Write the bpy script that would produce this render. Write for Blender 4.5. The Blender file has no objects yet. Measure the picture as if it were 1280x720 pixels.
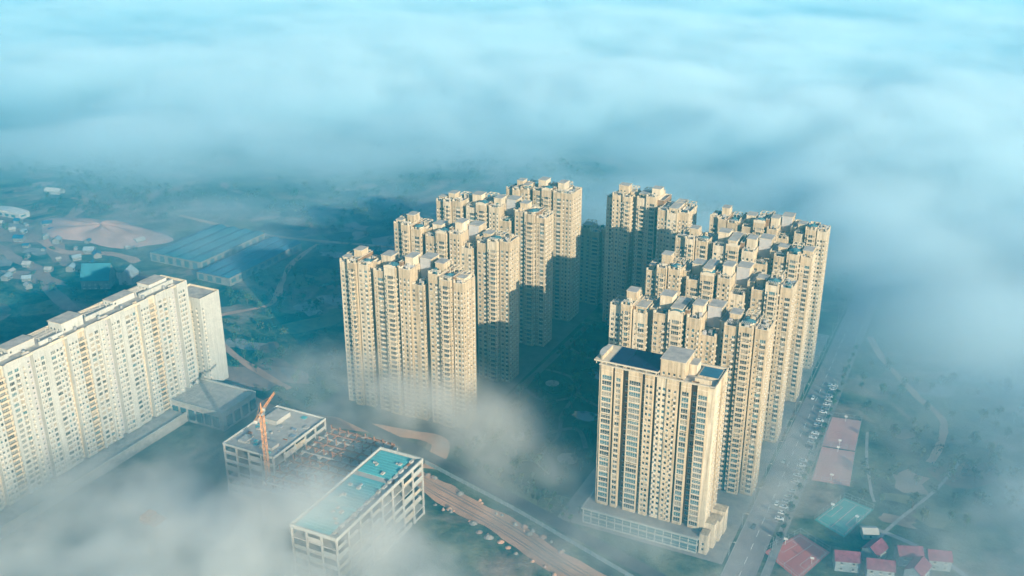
import bpy, math, random
from mathutils import Vector, Matrix
R = math.radians
random.seed(7)
S = bpy.context.scene
COL = S.collection

# ------------------------------------------------------------------ camera, sky, sun, exposure
# The blocks stand on one street grid: x runs across the two rows of blocks, y along them.
cam = bpy.data.objects.new('camera', bpy.data.cameras.new('camera'))
COL.objects.link(cam)
cam.location = (0, 0, 302)
cam.rotation_euler = (R(68), 0, R(26))
cam.data.sensor_width = 36
cam.data.lens = 36 * 1263 / 1280
cam.data.clip_start = 1
cam.data.clip_end = 20000
S.camera = cam

SUN_EL, SUN_AZ = 17.0, 124.0          # azimuth clockwise from +y
W = bpy.data.worlds.new('World')
S.world = W
W.use_nodes = True
nt = W.node_tree
bg = nt.nodes['Background']
sky = nt.nodes.new('ShaderNodeTexSky')
sky.sky_type = 'NISHITA'
sky.sun_disc = False
sky.sun_elevation = R(SUN_EL)
sky.sun_rotation = R(SUN_AZ)
sky.altitude = 300
nt.links.new(sky.outputs[0], bg.inputs[0])
bg.inputs[1].default_value = 0.085
sl = bpy.data.lights.new('sun', 'SUN')
sl.energy = 5.0
sl.angle = R(0.5)
sl.color = (1.0, 0.84, 0.62)
sun = bpy.data.objects.new('sun', sl)
COL.objects.link(sun)
sd = Vector((math.sin(R(SUN_AZ)) * math.cos(R(SUN_EL)), math.cos(R(SUN_AZ)) * math.cos(R(SUN_EL)), math.sin(R(SUN_EL))))
sun.rotation_euler = sd.to_track_quat('Z', 'Y').to_euler()
S.view_settings.view_transform = 'Standard'
S.view_settings.look = 'None'
S.view_settings.gamma = 1
S.view_settings.exposure = 1.2
S.cycles.volume_bounces = 6
S.cycles.max_bounces = 8
S.cycles.diffuse_bounces = 2
S.cycles.glossy_bounces = 2
S.cycles.volume_step_rate = 1.0
S.cycles.volume_max_steps = 128
S.cycles.use_adaptive_sampling = True
S.cycles.adaptive_threshold = 0.03
S.cycles.adaptive_min_samples = 16
S.cycles.use_denoising = True


# ------------------------------------------------------------------ materials
def mat(name, col, rough=0.8, col2=None, scale=0.2, amt=1.0, stretch=1.0, bump=0.0, spec=0.3, metal=0.0, det=4):
    m = bpy.data.materials.new(name)
    m.use_nodes = True
    t = m.node_tree
    b = t.nodes['Principled BSDF']
    b.inputs['Roughness'].default_value = rough
    b.inputs['Metallic'].default_value = metal
    b.inputs['Specular IOR Level'].default_value = spec
    if col2 is None:
        col2 = tuple(c * 0.72 for c in col)
    g = t.nodes.new('ShaderNodeNewGeometry')
    mp = t.nodes.new('ShaderNodeMapping')
    mp.inputs['Scale'].default_value = (scale, scale, scale * stretch)
    n = t.nodes.new('ShaderNodeTexNoise')
    n.inputs['Scale'].default_value = 1.0
    n.inputs['Detail'].default_value = det
    n.inputs['Roughness'].default_value = 0.62
    t.links.new(g.outputs['Position'], mp.inputs[0])
    t.links.new(mp.outputs[0], n.inputs['Vector'])
    r = t.nodes.new('ShaderNodeValToRGB')
    r.color_ramp.elements[0].position = 0.5 - 0.2 / amt
    r.color_ramp.elements[0].color = (*col2, 1)
    r.color_ramp.elements[1].position = 0.5 + 0.2 / amt
    r.color_ramp.elements[1].color = (*col, 1)
    t.links.new(n.outputs['Fac'], r.inputs[0])
    t.links.new(r.outputs[0], b.inputs['Base Color'])
    if bump:
        bp = t.nodes.new('ShaderNodeBump')
        bp.inputs['Strength'].default_value = bump
        bp.inputs['Distance'].default_value = 0.3
        t.links.new(n.outputs['Fac'], bp.inputs['Height'])
        t.links.new(bp.outputs[0], b.inputs['Normal'])
    return m


def weathered(name, col, col2, grime):
    m = mat(name, col, 0.86, col2, 0.3, 1, 1, 0.12)
    t = m.node_tree
    b = t.nodes['Principled BSDF']
    src = b.inputs['Base Color'].links[0].from_socket
    g = t.nodes.new('ShaderNodeNewGeometry')
    mp = t.nodes.new('ShaderNodeMapping')
    mp.inputs['Scale'].default_value = (0.8, 0.8, 0.035)
    n = t.nodes.new('ShaderNodeTexNoise')
    n.inputs['Scale'].default_value = 1.0
    n.inputs['Detail'].default_value = 5
    n.inputs['Roughness'].default_value = 0.7
    t.links.new(g.outputs['Position'], mp.inputs[0])
    t.links.new(mp.outputs[0], n.inputs['Vector'])
    r = t.nodes.new('ShaderNodeValToRGB')
    r.color_ramp.elements[0].position = 0.34
    r.color_ramp.elements[0].color = (*grime, 1)
    r.color_ramp.elements[1].position = 0.56
    r.color_ramp.elements[1].color = (1, 1, 1, 1)
    t.links.new(n.outputs['Fac'], r.inputs[0])
    x = t.nodes.new('ShaderNodeMix')
    x.data_type = 'RGBA'
    x.blend_type = 'MULTIPLY'
    x.inputs[0].default_value = 1.0
    t.links.new(src, x.inputs[6])
    t.links.new(r.outputs[0], x.inputs[7])
    oi = t.nodes.new('ShaderNodeObjectInfo')
    hs = t.nodes.new('ShaderNodeHueSaturation')
    mr = t.nodes.new('ShaderNodeMapRange')
    mr.inputs[3].default_value = 0.88
    mr.inputs[4].default_value = 1.12
    t.links.new(oi.outputs['Random'], mr.inputs[0])
    t.links.new(mr.outputs[0], hs.inputs['Value'])
    t.links.new(x.outputs[2], hs.inputs['Color'])
    t.links.new(hs.outputs[0], b.inputs['Base Color'])
    return m


M = {}
M['cream'] = weathered('cream_render', (0.45, 0.37, 0.26), (0.36, 0.29, 0.20), (0.56, 0.53, 0.48))
M['cream2'] = weathered('pale_tile', (0.53, 0.46, 0.35), (0.42, 0.36, 0.27), (0.60, 0.57, 0.52))
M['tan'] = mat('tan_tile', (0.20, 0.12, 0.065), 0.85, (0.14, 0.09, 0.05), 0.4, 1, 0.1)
M['grey'] = mat('plain_and_shade_grey', (0.34, 0.34, 0.35), 0.7, (0.27, 0.27, 0.28), 0.4)  # shade colour for the lift-house front; plain grey everywhere else
M['white'] = weathered('white_render', (0.40, 0.41, 0.39), (0.34, 0.35, 0.33), (0.82, 0.82, 0.80))
M['glass_d'] = mat('pale_reflecting_glass', (0.17, 0.18, 0.17), 0.25, (0.10, 0.11, 0.11), 0.5, spec=0.5)
M['roof'] = mat('roof_screed', (0.38, 0.36, 0.33), 0.9, (0.22, 0.22, 0.22), 0.25)
M['coping'] = mat('coping', (0.50, 0.44, 0.34), 0.8, (0.40, 0.35, 0.27), 0.5)
M['slab'] = mat('balcony_concrete', (0.45, 0.38, 0.28), 0.85, (0.35, 0.29, 0.21), 0.5)
M['frame'] = mat('white_frame', (0.58, 0.55, 0.48), 0.5, (0.50, 0.47, 0.41), 0.5)
M['glass_a'] = mat('dark_glass', (0.035, 0.042, 0.046), 0.15, (0.02, 0.025, 0.028), 0.3, spec=0.6)
M['glass_b'] = mat('blue_glass', (0.08, 0.15, 0.17), 0.12, (0.05, 0.10, 0.12), 0.3, spec=0.7)
M['glass_c'] = mat('curtained_glass', (0.30, 0.27, 0.21), 0.25, (0.18, 0.16, 0.13), 0.6, spec=0.6)
M['navy'] = mat('navy_roof', (0.010, 0.026, 0.075), 0.7, (0.006, 0.016, 0.045), 0.3, spec=0.15)
M['pavilion'] = mat('pavilion_sheet', (0.05, 0.15, 0.19), 0.6, (0.03, 0.09, 0.12), 0.3)
M['teal'] = mat('teal_sheet', (0.10, 0.40, 0.43), 0.75, (0.09, 0.27, 0.29), 0.12, 0.8, det=8)
M['tealdk'] = mat('blue_sheet', (0.03, 0.12, 0.20), 0.75, (0.02, 0.08, 0.14), 0.1)
M['concrete'] = mat('concrete', (0.42, 0.41, 0.38), 0.9, (0.28, 0.27, 0.25), 0.3)
M['rust'] = mat('rusty_formwork', (0.32, 0.15, 0.08), 0.9, (0.20, 0.10, 0.06), 0.5)
M['orange'] = mat('orange_paint', (0.62, 0.30, 0.12), 0.6, (0.48, 0.22, 0.09), 0.5)
M['metal'] = mat('galvanised', (0.45, 0.47, 0.48), 0.4, (0.35, 0.37, 0.38), 0.5, metal=0.6)
M['asphalt'] = mat('asphalt', (0.085, 0.078, 0.075), 0.9, (0.05, 0.047, 0.046), 0.12)
M['paint'] = mat('road_paint', (0.72, 0.72, 0.70), 0.7, (0.5, 0.5, 0.48), 0.8)
M['gardenpath'] = mat('garden_paving', (0.11, 0.10, 0.085), 0.9, (0.06, 0.055, 0.05), 0.2)
M['roadway'] = mat('concrete_road', (0.27, 0.23, 0.22), 0.9, (0.19, 0.165, 0.16), 0.1)
M['line'] = mat('faded_paint', (0.62, 0.42, 0.40), 0.8, (0.54, 0.36, 0.34), 0.8)
M['tealroof'] = mat('weathered_teal_sheet', (0.04, 0.17, 0.22), 0.8, (0.03, 0.11, 0.15), 0.06)
M['dullwall'] = mat('dull_wall', (0.22, 0.22, 0.20), 0.9, (0.14, 0.14, 0.13), 0.2)
M['mound'] = mat('pink_earth', (0.52, 0.33, 0.27), 0.95, (0.34, 0.21, 0.17), 0.05, 1, bump=0.4)
M['plot_b0'] = mat('gravel_heap', (0.30, 0.27, 0.24), 0.95, (0.16, 0.15, 0.14), 0.3)
M['bare'] = mat('trodden_earth', (0.38, 0.25, 0.19), 0.95, (0.20, 0.15, 0.12), 0.05, 1, bump=0.3)
M['kerb'] = mat('kerb_stone', (0.36, 0.35, 0.33), 0.9)
M['paving'] = mat('paving', (0.30, 0.27, 0.24), 0.9, (0.18, 0.17, 0.16), 0.2)
M['dirt'] = mat('bare_earth', (0.60, 0.34, 0.22), 0.95, (0.34, 0.20, 0.13), 0.06, 1, bump=0.3)
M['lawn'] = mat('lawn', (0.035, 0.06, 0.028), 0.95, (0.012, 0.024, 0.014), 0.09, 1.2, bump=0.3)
M['pond'] = mat('pond_water', (0.01, 0.03, 0.05), 0.08, (0.008, 0.02, 0.035), 0.1, spec=0.6)
M['pink'] = mat('pink_court', (0.62, 0.33, 0.30), 0.85, (0.54, 0.28, 0.25), 0.1)
M['green'] = mat('teal_court', (0.10, 0.38, 0.34), 0.85, (0.07, 0.28, 0.25), 0.1)
M['red'] = mat('red_court', (0.58, 0.15, 0.12), 0.85, (0.45, 0.12, 0.10), 0.1)
M['purple'] = mat('red_roof_tile', (0.25, 0.085, 0.125), 0.85, (0.14, 0.05, 0.07), 0.5)
M['bark'] = mat('bark', (0.10, 0.07, 0.05), 0.95)
M['leaf_a'] = mat('leaf_green', (0.075, 0.12, 0.045), 0.8, (0.03, 0.06, 0.025), 0.25)
M['leaf_b'] = mat('leaf_dark', (0.04, 0.075, 0.04), 0.8, (0.02, 0.045, 0.025), 0.25)
M['leaf_c'] = mat('leaf_olive', (0.10, 0.11, 0.04), 0.8, (0.05, 0.065, 0.03), 0.25)
M['tyre'] = mat('tyre_rubber', (0.02, 0.02, 0.02), 0.9)
M['carw'] = mat('white_car_paint', (0.75, 0.76, 0.77), 0.25, (0.72, 0.73, 0.74), 0.5, spec=0.6)
M['card'] = mat('dark_car_paint', (0.04, 0.045, 0.05), 0.25, (0.035, 0.04, 0.045), 0.5, spec=0.6)
M['cars'] = mat('silver_car_paint', (0.38, 0.40, 0.42), 0.25, (0.35, 0.37, 0.39), 0.5, spec=0.6)
M['fence'] = mat('fence_sheet', (0.32, 0.38, 0.40), 0.7, (0.20, 0.25, 0.27), 0.3)


# ------------------------------------------------------------------ mesh helpers
class MB:
    """Collects faces; build() links them as one mesh object."""
    def __init__(s):
        s.v, s.f, s.m = [], [], []

    def face(s, pts, m):
        k = len(s.v)
        s.v.extend(tuple(p) for p in pts)
        s.f.append(tuple(range(k, k + len(pts))))
        s.m.append(m)

    def box(s, x0, y0, z0, x1, y1, z1, m, bottom=True, top=True):
        a = [(x0, y0, z0), (x1, y0, z0), (x1, y1, z0), (x0, y1, z0), (x0, y0, z1), (x1, y0, z1), (x1, y1, z1), (x0, y1, z1)]
        k = len(s.v)
        s.v.extend(a)
        fs = [(0, 1, 5, 4), (1, 2, 6, 5), (2, 3, 7, 6), (3, 0, 4, 7)]
        if top:
            fs.append((4, 5, 6, 7))
        if bottom:
            fs.append((3, 2, 1, 0))
        for f in fs:
            s.f.append(tuple(k + i for i in f))
            s.m.append(m)

    def bar(s, p, q, w, m):
        p, q = Vector(p), Vector(q)
        d = (q - p).normalized()
        a = d.cross(Vector((0, 0, 1)))
        if a.length < 1e-3:
            a = Vector((1, 0, 0))
        a = a.normalized() * w / 2
        b = d.cross(a).normalized() * w / 2
        c = [p + i * a + j * b for i, j in ((-1, -1), (1, -1), (1, 1), (-1, 1))] + [q + i * a + j * b for i, j in ((-1, -1), (1, -1), (1, 1), (-1, 1))]
        k = len(s.v)
        s.v.extend(tuple(x) for x in c)
        for f in ((0, 1, 5, 4), (1, 2, 6, 5), (2, 3, 7, 6), (3, 0, 4, 7), (4, 5, 6, 7), (3, 2, 1, 0)):
            s.f.append(tuple(k + i for i in f))
            s.m.append(m)

    def prism(s, pts, z0, z1, m, mt=None):
        n = len(pts)
        s.face([(x, y, z1) for x, y in pts], m if mt is None else mt)
        for i in range(n):
            a, b = pts[i], pts[(i + 1) % n]
            s.face([(a[0], a[1], z0), (b[0], b[1], z0), (b[0], b[1], z1), (a[0], a[1], z1)], m)

    def cyl(s, x, y, z0, z1, r, m, n=10, r1=None):
        r1 = r if r1 is None else r1
        k = len(s.v)
        for i in range(n):
            a = 2 * math.pi * i / n
            s.v.append((x + r * math.cos(a), y + r * math.sin(a), z0))
            s.v.append((x + r1 * math.cos(a), y + r1 * math.sin(a), z1))
        for i in range(n):
            j = (i + 1) % n
            s.f.append((k + 2 * i, k + 2 * j, k + 2 * j + 1, k + 2 * i + 1))
            s.m.append(m)
        s.f.append(tuple(k + 2 * i + 1 for i in range(n)))
        s.m.append(m)

    def mesh(s, name, mats):
        me = bpy.data.meshes.new(name)
        me.from_pydata(s.v, [], s.f)
        for x in mats:
            me.materials.append(M[x])
        if len(mats) > 1:
            me.polygons.foreach_set('material_index', s.m)
        me.update()
        return me

    def build(s, name, mats, parent=None, kind=None):
        o = bpy.data.objects.new(name, s.mesh(name, [mats] if isinstance(mats, str) else mats))
        COL.objects.link(o)
        if parent:
            o.parent = parent
        if kind:
            o['kind'] = kind
        return o

    def add_mesh(s, me, mtx, matmap):
        k = len(s.v)
        s.v.extend(tuple(mtx @ v.co) for v in me.vertices)
        for p in me.polygons:
            s.f.append(tuple(k + i for i in p.vertices))
            s.m.append(matmap[p.material_index])


def tag(o, label, cat, group=None):
    o['label'] = label
    o['category'] = cat
    if group:
        o['group'] = group
    return o


def thing(name, label, cat, loc=(0, 0, 0), rz=0, group=None):
    o = bpy.data.objects.new(name, None)
    COL.objects.link(o)
    o.location = loc
    o.rotation_euler = (0, 0, rz)
    o.empty_display_size = 0.5
    return tag(o, label, cat, group)


def dup(root, loc, rz, label=None, scale=1.0):
    r = root.copy()
    COL.objects.link(r)
    r.location = loc
    r.rotation_euler = (0, 0, rz)
    r.scale = (scale,) * 3
    if label:
        r['label'] = label
    for ch in root.children:
        c = ch.copy()
        COL.objects.link(c)
        c.parent = r
    return r


# ------------------------------------------------------------------ windows, balconies, facades
_win = {}
GL = ['glass_a', 'glass_b', 'glass_c', 'glass_d']


def window_mesh(w, h, g):
    """Frame bars stand proud of the panes; sill below. Local -y faces out."""
    key = (round(w, 2), round(h, 2), g)
    if key in _win:
        return _win[key]
    b = MB()
    t = 0.09
    x0, x1 = -w / 2, w / 2
    b.face([(x0, 0.06, 0), (x1, 0.06, 0), (x1, 0.06, h), (x0, 0.06, h)], 1)

    def fr(a, c, d, e):
        b.face([(a, -0.02, d), (c, -0.02, d), (c, -0.02, e), (a, -0.02, e)], 0)
    fr(x0, x1, 0, t)
    fr(x0, x1, h - t, h)
    fr(x0, x0 + t, t, h - t)
    fr(x1 - t, x1, t, h - t)
    n = max(1, int(round(w / 1.1)))
    for i in range(1, n):
        c = x0 + w * i / n
        fr(c - 0.05, c + 0.05, t, h - t)
    if h > 1.9:
        fr(x0 + t, x1 - t, h * 0.32 - 0.04, h * 0.32 + 0.04)
    b.box(x0 - 0.12, -0.42, -0.14, x1 + 0.12, 0.0, -0.005, 0)
    _win[key] = b.mesh('window', ['frame', g])
    return _win[key]


_bal = {}


def balcony_mesh(w, d=1.25, m='slab'):
    key = (round(w, 2), d, m)
    if key in _bal:
        return _bal[key]
    b = MB()
    x0, x1 = -w / 2, w / 2
    b.box(x0, -d, -0.18, x1, 0.0, 0.0, 0)
    b.box(x0, -d, 0.0, x1, -d + 0.14, 1.0, 0, bottom=False)
    b.box(x0, -d + 0.14, 0.0, x0 + 0.14, 0.0, 1.0, 0, bottom=False)
    b.box(x1 - 0.14, -d + 0.14, 0.0, x1, 0.0, 1.0, 0, bottom=False)
    b.face([(x0 + 0.1, -d - 0.03, 1.004), (x1 - 0.1, -d - 0.03, 1.004), (x1 - 0.1, -d + 0.16, 1.004), (x0 + 0.1, -d + 0.16, 1.004)], 1)
    _bal[key] = b.mesh('balcony', [m, 'coping'])
    return _bal[key]


_ledge = {}


def ledge_mesh(w):
    """Air conditioner ledge with a unit on it."""
    key = round(w, 2)
    if key not in _ledge:
        b = MB()
        b.box(-w / 2, -0.75, -0.12, w / 2, 0, 0, 0)
        b.box(-0.42, -0.6, 0.002, 0.42, -0.2, 0.62, 1, bottom=False)
        _ledge[key] = b.mesh('ledge', ['slab', 'frame'])
    return _ledge[key]


class Facades:
    """Builds wall faces with real openings and remembers what goes into them."""
    def __init__(s, mats):
        s.mb, s.mats, s.win, s.bal, s.led = MB(), mats, [], [], []
        s.glass = (0.6, 0.15, 0.15, 0.1)

    def wall(s, o, d, L, z0, z1, cols=(), m=0, fh=3.0, first=None, last=None, rng=random):
        dx, dy = d
        nx, ny = dy, -dx

        def P(a, z, inn=0.0):
            return (o[0] + dx * a - nx * inn, o[1] + dy * a - ny * inn, z)

        def q(a, b, za, zb, mm):
            if b - a > 1e-4 and zb - za > 1e-4:
                s.mb.face([P(a, za), P(b, za), P(b, zb), P(a, zb)], mm)
        ang = math.atan2(dy, dx)
        a = 0.0
        fz = first if first is not None else z0
        lz = last if last is not None else z1 - 2.0
        nf = int((lz - fz) / fh + 1e-6)
        for c in cols:
            c0, c1, sill, head, kind = c[:5]
            mm = c[5] if len(c) > 5 else m
            if c1 > L - 0.05 or c0 < a or nf < 1:
                continue
            q(a, c0, z0, z1, m)
            rv = 0.28
            zc = z0
            for i in range(nf):
                b0, b1 = fz + i * fh + sill, fz + i * fh + head
                q(c0, c1, zc, b0, mm)
                s.mb.face([P(c0, b0), P(c1, b0), P(c1, b0, rv), P(c0, b0, rv)], mm)
                s.mb.face([P(c0, b1, rv), P(c1, b1, rv), P(c1, b1), P(c0, b1)], mm)
                s.mb.face([P(c0, b0), P(c0, b0, rv), P(c0, b1, rv), P(c0, b1)], mm)
                s.mb.face([P(c1, b0, rv), P(c1, b0), P(c1, b1), P(c1, b1, rv)], mm)
                zc = b1
                g = rng.choices(GL, s.glass)[0] if kind != 'glazed' else rng.choices(GL, (0.3, 0.5, 0.1, 0.1))[0]
                s.win.append((P((c0 + c1) / 2, b0, rv - 0.07), ang, window_mesh(c1 - c0, b1 - b0, g)))
                if kind == 'balc':
                    s.bal.append((P((c0 + c1) / 2, fz + i * fh + 0.02, 0), ang, balcony_mesh(c1 - c0 + 0.7)))
                elif kind == 'ac' and rng.random() < 0.85:
                    s.led.append((P((c0 + c1) / 2, b0 - 0.62, 0.0), ang, ledge_mesh(c1 - c0 + 0.3)))
            q(c0, c1, zc, z1, mm)
            a = c1
        q(a, L, z0, z1, m)

    def finish(s, parent, limit):
        s.mb.build('wall', s.mats, parent)
        for nm, lst, mats in (('window', s.win, ['frame'] + GL), ('balcony', s.bal, ['slab', 'coping']), ('ledge', s.led, ['slab', 'frame'])):
            if not lst:
                continue
            lst.sort(key=lambda e: (e[0][0] - 0) ** 2 + e[0][1] ** 2 + (e[0][2] - 302) ** 2)
            lim = limit if nm == 'window' else (limit if limit and nm == 'balcony' else 0)
            for p, ang, me in lst[:lim]:
                o = bpy.data.objects.new(nm, me)
                COL.objects.link(o)
                o.location = p
                o.rotation_euler = (0, 0, ang)
                o.parent = parent
            if lst[lim:]:
                b = MB()
                for p, ang, me in lst[lim:]:
                    mm = [mats.index(next(k for k in M if M[k] == x)) for x in me.materials]
                    b.add_mesh(me, Matrix.Translation(p) @ Matrix.Rotation(ang, 4, 'Z'), mm)
                b.build(nm, mats, parent, 'stuff')


def coping(b, x0, y0, x1, y1, z, m=0, w=0.34, h=0.16, out=0.10):
    b.box(x0, y0 - out, z, x1, y0 + w, z + h, m)
    b.box(x0, y1 - w, z, x1, y1 + out, z + h, m)
    b.box(x0, y0 + w, z, x0 + w, y1 - w, z + h, m)
    b.box(x1 - w, y0 + w, z, x1, y1 - w, z + h, m)


def inner_parapet(b, x0, y0, x1, y1, zr, z, m=0, w=0.3):
    for (a, c, d, e) in ((x0 + w, y0 + w, x1 - w, y0 + w), (x1 - w, y0 + w, x1 - w, y1 - w), (x1 - w, y1 - w, x0 + w, y1 - w), (x0 + w, y1 - w, x0 + w, y0 + w)):
        b.face([(d, e, zr), (a, c, zr), (a, c, z), (d, e, z)], m)


def roof_box(parent, name, x0, y0, z, x1, y1, h, mats, rng, winrow=True, front=0):
    """Stair head or lift house: walls with a few openings, a flat lid with a rim."""
    F = Facades(mats)
    cols = [(1.0 + 2.6 * i, 2.2 + 2.6 * i, 0.9, 2.2, 'win') for i in range(int((x1 - x0 - 1.2) / 2.6))] if winrow else []
    cs = [(1.2, 2.3, 0.9, 2.2, 'win')] if winrow and y1 - y0 > 3.5 else []
    F.wall((x0, y0), (1, 0), x1 - x0, z, z + h, cols, front, 2.9, z, z + 2.95, rng)
    F.wall((x1, y0), (0, 1), y1 - y0, z, z + h, cs, 0, 2.9, z, z + 2.95, rng)
    F.wall((x0, y1), (0, -1), y1 - y0, z, z + h, cs, 0, 2.9, z, z + 2.95, rng)
    F.wall((x1, y1), (-1, 0), x1 - x0, z, z + h, (), 0)
    b = F.mb
    k = len(mats)
    b.box(x0 - 0.35, y0 - 0.35, z + h, x1 + 0.35, y1 + 0.35, z + h + 0.22, k)
    b.face([(x0, y0, z + h + 0.225), (x1, y0, z + h + 0.225), (x1, y1, z + h + 0.225), (x0, y1, z + h + 0.225)], k + 1)
    n0 = k + 2
    for p, ang, me in F.win:
        mm = [n0 + (['frame'] + GL).index(next(q for q in M if M[q] == x)) for x in me.materials]
        b.add_mesh(me, Matrix.Translation(p) @ Matrix.Rotation(ang, 4, 'Z'), mm)
    return b.build(name, list(mats) + ['coping', 'roof', 'frame'] + GL, parent)


# column sets: (offset, end, sill, head, kind)
def cols_for(kind, L, rng):
    if kind == 'balc':          # balcony bay: wide door window with balcony, small one beside it
        return [(0.5, 1.3, 1.0, 2.2, 'win'), (2.0, L - 1.6, 0.25, 2.45, 'balc'), (L - 1.2, L - 0.5, 1.0, 2.2, 'win')] if L > 5.6 else [(0.9, L - 0.9, 0.25, 2.45, 'balc')]
    if kind == 'pair':
        return [(0.7, 2.4, 0.7, 2.3, 'win'), (L - 2.7, L - 0.8, 0.7, 2.3, 'ac')]
    if kind == 'wide':
        return [(0.8, 1.6, 1.1, 2.2, 'win'), (2.6, L - 0.9, 0.5, 2.4, 'ac')]
    if kind == 'small':
        return [(L / 2 - 0.55, L / 2 + 0.55, 0.9, 2.2, 'ac')]
    if kind == 'three':
        return [(0.6, 1.5, 0.9, 2.2, 'ac'), (L / 2 - 0.7, L / 2 + 0.7, 0.6, 2.3, 'win'), (L - 1.5, L - 0.6, 0.9, 2.2, 'ac')]
    return []


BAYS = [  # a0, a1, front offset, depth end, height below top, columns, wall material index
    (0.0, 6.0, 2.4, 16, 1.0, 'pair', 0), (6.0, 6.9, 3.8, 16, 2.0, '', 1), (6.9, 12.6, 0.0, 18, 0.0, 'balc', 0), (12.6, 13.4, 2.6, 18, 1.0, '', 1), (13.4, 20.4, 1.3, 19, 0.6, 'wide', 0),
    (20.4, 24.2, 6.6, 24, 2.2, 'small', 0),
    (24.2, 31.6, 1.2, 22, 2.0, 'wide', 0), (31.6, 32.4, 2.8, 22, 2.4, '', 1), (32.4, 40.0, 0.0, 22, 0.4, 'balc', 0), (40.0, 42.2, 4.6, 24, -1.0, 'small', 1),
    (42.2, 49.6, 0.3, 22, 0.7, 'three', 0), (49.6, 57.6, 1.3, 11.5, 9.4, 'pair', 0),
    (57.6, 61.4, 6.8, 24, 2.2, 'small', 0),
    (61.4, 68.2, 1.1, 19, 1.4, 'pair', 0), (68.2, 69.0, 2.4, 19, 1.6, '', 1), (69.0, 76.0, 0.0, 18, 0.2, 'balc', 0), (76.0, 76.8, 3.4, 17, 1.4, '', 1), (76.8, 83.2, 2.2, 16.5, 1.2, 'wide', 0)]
ATTIC = {0: 12.0, 4: 16.5, 8: 19.0, 12: 20.0, 17: 14.0}


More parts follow.
